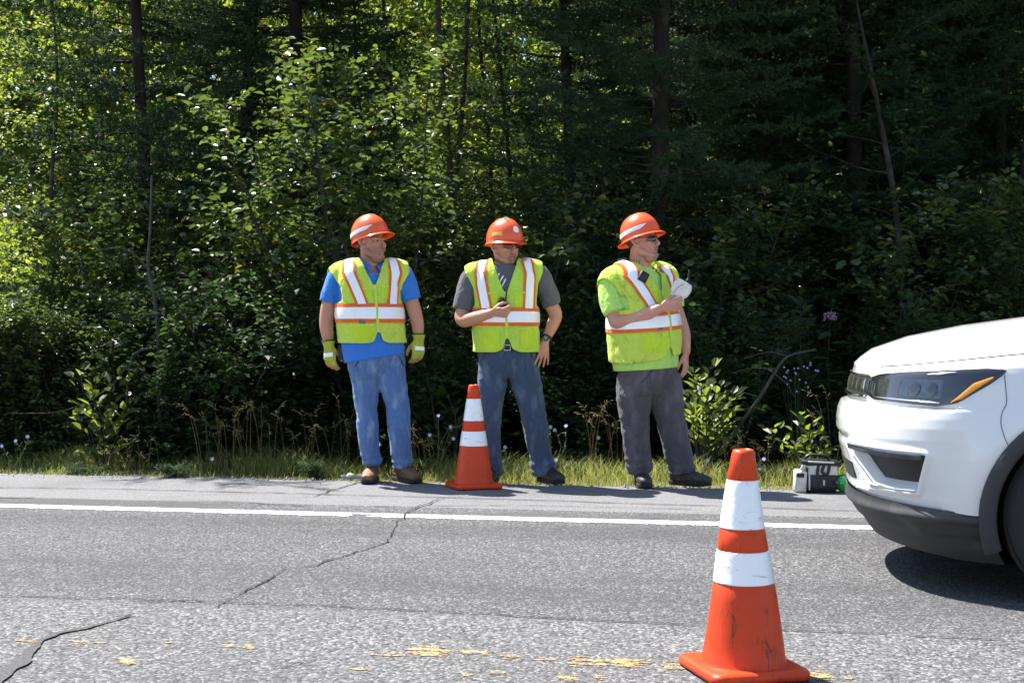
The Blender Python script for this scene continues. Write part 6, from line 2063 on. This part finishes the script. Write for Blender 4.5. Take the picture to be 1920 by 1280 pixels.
leafy_shrub('leafy_shrub', 'sunlit shrub with oval leaves right behind the worker in lime shirt', 1318, 0, 10.55,
    [(1300, 690, .1), (1335, 682, 0), (1355, 720, -.1), (1322, 735, -.15), (1372, 770, 0), (1300, 770, -.1), (1345, 800, -.2), (1286, 735, .1), (1362, 745, .15), (1310, 715, -.2), (1375, 735, -.1)], 20, 0.095, ML_LIGHT)
leafy_shrub('leafy_shrub', 'low sunlit sapling with a few bright leaves left above the tool box', 1500, 0, 10.4,
    [(1500, 775, 0), (1465, 825, -.1), (1530, 810, .05), (1545, 850, -.1), (1440, 800, .1), (1572, 835, 0), (1520, 790, -.1)], 11, 0.095, ML_LIGHT)
leafy_shrub('leafy_shrub', 'pale leafed sprig lit by the sun at the lower left of the undergrowth', 190, 0, 11.0,
    [(215, 700, 0), (170, 735, -.1), (235, 760, 0), (150, 690, .1), (205, 780, -.1), (140, 775, 0), (240, 705, 0.1), (180, 705, -.1), (225, 840, -.2), (150, 850, -.1)], 12, 0.11, ML_LIGHT)
leafy_shrub('leafy_shrub', 'tall herb with big dim leaves in the dark behind the receiver', 1500, 0, 11.6,
    [(1500, 540, 0), (1515, 600, .1), (1450, 640, 0)], 11, 0.15, ML_DARK, aspect=0.5)
leafy_shrub('leafy_shrub', 'pale green shrub leaves between the first and middle workers', 850, 0, 11.0,
    [(830, 720, 0), (810, 745, .1), (855, 760, 0), (800, 700, .1)], 9, 0.09, ML_DARK)

# dead branch leaning through the undergrowth
db = thing('dead_branch', 'bare grey dead branch slanting through the dark undergrowth above the tool box', 'branch', tuple(at(1385, 800, 11.0)))
wd = Wood(); o0 = np.array(at(1385, 800, 11.0))
def wpts(q): return [np.array(at(*p)) - o0 for p in q]
wd.add(wpts([(1350, 850, 11.1), (1385, 800, 11.0), (1425, 745, 10.95), (1452, 700, 10.95), (1478, 668, 11.0), (1530, 655, 11.1)]), 0.019, 0.007, 8, 4)
for q in ([(1452, 700, 10.95), (1475, 720, 10.9), (1490, 745, 10.85)], [(1425, 745, 10.95), (1385, 735, 10.9), (1340, 745, 10.8)], [(1455, 692, 10.95), (1410, 690, 11), (1370, 700, 11.1)], [(1385, 800, 11.0), (1392, 830, 10.8), (1418, 850, 10.7), (1440, 845, 10.65)], [(1478, 668, 11.0), (1440, 660, 11), (1395, 672, 11)], [(1440, 845, 10.65), (1458, 820, 10.6)]):
    wd.add(wpts(q), 0.006, 0.002, 5, 3)
obj('bough', wd.mesh('bough', MB_TWIG), None, db)
d2 = thing('sapling_trunk', 'crooked bare sapling trunk standing in the left undergrowth', 'tree', tuple(at(300, 790, 11.3)))
o0 = np.array(at(300, 790, 11.3)); wd = Wood()
wd.add(wpts([(300, 800, 11.3), (298, 650, 11.35), (290, 560, 11.4), (278, 500, 11.45), (282, 430, 11.5), (285, 330, 11.6)]), 0.022, 0.008, 7, 4)
wd.add(wpts([(278, 505, 11.45), (255, 480, 11.4), (225, 465, 11.3), (180, 470, 11.2)]), 0.010, 0.003, 5, 3)
wd.add(wpts([(298, 650, 11.35), (250, 665, 11.2), (240, 720, 11.1), (235, 770, 11.0)]), 0.014, 0.005, 6, 3)
wd.add(wpts([(235, 690, 11.1), (200, 730, 11), (120, 770, 10.9), (20, 775, 10.9)]), 0.007, 0.003, 5, 3)
obj('trunk', wd.mesh('trunk', MB_TWIG), None, d2)

# tall dry grass
def dry_tuft(px, d, n, h, label, spread=0.18, lean=0.35, rngs=0):
    x0, y0 = px_x(px, d), d; z0 = hz(x0, y0)
    t = thing('grass_tuft', label, 'tall grass', (x0, y0, z0), group='tufts of tall dry grass')
    rng = np.random.default_rng(int(px) + rngs)
    g = Geo(); hd = Geo()
    for i in range(n):
        a = rng.uniform(0, 2 * PI); r = spread * rng.uniform(0, 1) ** 0.7
        b = rng.normal(PI, 1.1) if rng.uniform() < 0.6 else rng.uniform(0, 2 * PI)
        H = h * rng.uniform(0.6, 1.1); l = lean * H * rng.uniform(0.3, 1.2)
        p0 = np.array([r * math.cos(a), r * math.sin(a), -0.02]); dv = np.array([math.cos(b), 0.5 * math.sin(b), 0])
        pts = [p0, p0 + dv * l * 0.2 + np.array([0, 0, H * 0.45]), p0 + dv * l * 0.55 + np.array([0, 0, H * 0.85]), p0 + dv * l + np.array([0, 0, H * (0.97 - 0.10 * l / H)])]
        C = catmull(np.array(pts), 4)
        g.add(*sweep(C, [0.0022 - 0.0012 * k / (len(C) - 1) for k in range(len(C))], 3, m=1, cap=None))
        e = C[-1]; td = norm(C[-1] - C[-2])
        for k in range(7):
            q = e - td * 0.018 * k; dd = norm(td * 0.8 + rng.normal(0, 0.45, 3) + np.array([0, 0, -0.25]))
            hd.add(*sweep([q, q + dd * 0.022, q + dd * 0.036], [0.0006, 0.0018, 0.0006], 4, m=1, cap=None))
    obj('stalks', g.mesh(), MG_DRY, t, kind='stuff'); obj('seed_heads', hd.mesh(), STEM_Y, t, kind='stuff')
dry_tuft(470, 10.75, 17, 0.62, 'golden grass with drooping seed heads left of the first worker', 0.30)
dry_tuft(400, 10.7, 8, 0.60, 'sparse golden grass tuft with bent heads, further left of the first worker', 0.2)
dry_tuft(575, 10.8, 9, 0.55, 'thin dry grass tuft just left of the boots of the man in blue', 0.22)
dry_tuft(640, 10.8, 7, 0.62, 'few tall dry stalks right behind the legs of the man in blue', 0.15)
dry_tuft(250, 10.6, 10, 0.33, 'reddish low dry grass tuft in the left verge', 0.25)
dry_tuft(800, 10.5, 12, 0.50, 'thin arching grass stalks left of the cone at the far side', 0.2)
dry_tuft(1140, 10.6, 12, 0.62, 'dry grass stalks with pale heads between middle and right workers', 0.2)
dry_tuft(1580, 10.4, 10, 0.72, 'tall grass stalks with nodding heads just left of the white car', 0.2)
dry_tuft(1400, 10.3, 12, 0.40, 'low dry grass stalks behind the top of the near cone', 0.2)

# chicory: thin stems with pale blue flowers
PET = []
for k in range(11):
    a = k * 2 * PI / 11
    PET.append((math.cos(a), math.sin(a)))
def flower_mesh(r=0.016):
    V = [(0, 0, 0)]; Fc = []
    for (c, s_) in PET:
        i = len(V)
        V += [(c * r * 0.45 - s_ * r * 0.16, s_ * r * 0.45 + c * r * 0.16, 0.002), (c * r, s_ * r, 0.001), (c * r * 0.45 + s_ * r * 0.16, s_ * r * 0.45 - c * r * 0.16, 0.002)]
        Fc.append((0, i + 2, i + 1, i))
    return Geo().add(V, Fc).mesh('flower', smooth=False, mats=(FLOWER_BLUE,))
FM = flower_mesh()
def chicory(px, flowers, d, label):
    x0, y0 = px_x(px, d), d; z0 = hz(x0, y0)
    t = thing('chicory_plant', label, 'wildflower', (x0, y0, z0), group='blue chicory plants on the verge')
    rng = np.random.default_rng(px); wd = Wood()
    for (fx, fy) in flowers:
        q = np.array(at(fx, fy, d - 0.05)) - np.array([x0, y0, z0])
        m1 = q * 0.5 + np.array([rng.normal(0, 0.02), 0, 0.04])
        C = catmull(np.array([(rng.normal(0, 0.03), 0, 0), m1, q, q + np.array([rng.normal(0, 0.01), 0, 0.03])]), 5)
        wd.add(C[:11], 0.0028, 0.0016, 4, 1)
        for k in range(8):
            i = rng.integers(3, 10)
            wd.add([C[i], C[i] + rng.normal(0, 0.02, 3) + np.array([0, 0, 0.02])], 0.003, 0.001, 3, 1)
        o = obj('flower', FM, None, t, tuple(q + np.array([0, -0.012, 0.0])), (R(90 + rng.uniform(-45, 25)), rng.uniform(-.4, .4), rng.uniform(-.7, .7)))
        o.scale = (1.1,) * 3
    obj('stem', wd.mesh('stem', STEM_G), None, t)
chicory(818, [(822, 779), (806, 815), (845, 800), (850, 822)], 10.3, 'chicory with pale blue flowers left of the cone beside the middle worker')
chicory(948, [(947, 838), (943, 864)], 10.2, 'low chicory flowers between the legs of the middle worker')
chicory(1042, [(1040, 806), (1061, 798), (1043, 861), (1032, 800)], 10.3, 'chicory with pale blue flowers just right of the middle worker')
chicory(1122, [(1122, 820)], 10.3, 'single chicory flower between the middle and right workers')
chicory(1322, [(1327, 862), (1320, 885), (1318, 878)], 10.2, 'chicory with washed blue flowers right of the boots of the right worker')
chicory(1428, [(1432, 860), (1424, 879)], 10.1, 'pair of chicory flowers right of the near cone top')
chicory(712, [(711, 832)], 10.4, 'single chicory flower seen between the legs of the man in blue')
chicory(30, [(30, 826), (4, 836), (52, 818)], 10.6, 'chicory with small flowers at the left edge of the verge')
chicory(398, [(398, 860)], 10.3, 'single low chicory flower in the grass of the left verge')
# joe-pye weed and asters
t = thing('joe_pye_weed', 'tall weed with dusty pink flower head in the dark wood left of the car', 'wildflower', (px_x(1557, 11.4), 11.4, hz(px_x(1557, 11.4), 11.4)))
z0 = t.location.z; top = np.array(at(1557, 600, 11.4)) - np.array(t.location)
wd = Wood(); wd.add([(0.08, 0, 0), top * 0.35 + np.array([0.03, 0, 0]), top * 0.7 + np.array([-0.02, 0, 0]), top], 0.004, 0.002, 5, 4); obj('stem', wd.mesh('stem', MB_GREY), None, t)
rng = np.random.default_rng(4); g = Geo()
for i in range(90):
    a, r = rng.uniform(0, 6.28), 0.055 * rng.uniform(0, 1) ** 0.5
    c = top + np.array([r * math.cos(a), r * math.sin(a), 0.05 - 8 * r * r + rng.uniform(-0.03, 0.02)])
    v, f = ellipsoid(c, (0.007, 0.007, 0.008), 6, 4); g.add(v, f)
obj('flower_head', g.mesh(), FLOWER_PINK, t, kind='stuff')
LPp, LFf = [], []
for k in range(14):
    s_ = 0.3 + 0.65 * k / 14; a = k * 1.57
    LPp.append(top * s_); LFf.append([math.cos(a), math.sin(a), 0.1])
obj('leaves', leaves_mesh('leaves', np.array(LPp), np.array(LFf), np.tile([0, 0, 1.0], (14, 1)), np.full(14, 0.16), 0.35, ML_DARK), None, t, kind='stuff')
t = thing('aster_plant', 'dim clump of tiny pale violet asters beside the dead branch', 'wildflower', (px_x(1495, 11.2), 11.2, hz(px_x(1495, 11.2), 11.2)))
wd = Wood(); g = Geo()
for i in range(22):
    q = np.array(at(1495 + rng.normal(0, 22), 705 + rng.normal(0, 16), 11.1 + rng.normal(0, 0.1))) - np.array(t.location)
    if i % 3 == 0: wd.add([(rng.normal(0, 0.05), 0, 0), q * 0.55 + np.array([0, 0, 0.03]), q], 0.003, 0.001, 3, 3)
    v, f = lathe([(0.001, 0.001), (0.009, 0.0)], 7); v = xf(v, Matrix.Rotation(R(70), 4, 'X') @ Matrix.Rotation(rng.uniform(-.5, .5), 4, 'Y')); g.add(v + q, f)
obj('stem', wd.mesh('stem', STEM_G), None, t); obj('flowers', g.mesh(smooth=False), ASTER, t, kind='stuff')

# gravel and grit washed to the edge of the asphalt
def grit():
    rng = np.random.default_rng(12)
    N = 2600
    u = rng.uniform(-7, 7, N); n = N_EDGE + rng.normal(0.02, 0.10, N)
    x = u * UX - n * UY; y = u * UY + n * UX
    z = np.where(n > N_EDGE + 0.02, terrain_h(x, y), 0.0)
    r = rng.uniform(0.003, 0.009, N) * (1 + 1.2 * (rng.uniform(0, 1, N) < 0.04))
    O = np.array([(1, 0, 0), (0, 1, 0), (-1, 0, 0), (0, -1, 0), (0, 0, 1), (0, 0, -1)], float)
    V = np.stack([x, y, z + r * 0.4], 1)[:, None] + O[None] * r[:, None, None] * rng.uniform(0.6, 1.3, (N, 6, 1))
    Fq = np.array([(0, 1, 4), (1, 2, 4), (2, 3, 4), (3, 0, 4), (1, 0, 5), (2, 1, 5), (3, 2, 5), (0, 3, 5)])
    f = (np.arange(N)[:, None, None] * 6 + Fq[None]).reshape(-1, 3)
    return fast_mesh('gravel', V.reshape(-1, 3), f)
obj('gravel', grit(), pmat('grey gravel', (0.26, 0.25, 0.23), 0.9, var=0.5, vscale=50), label='loose grey grit along the ragged edge of the asphalt', kind='stuff')
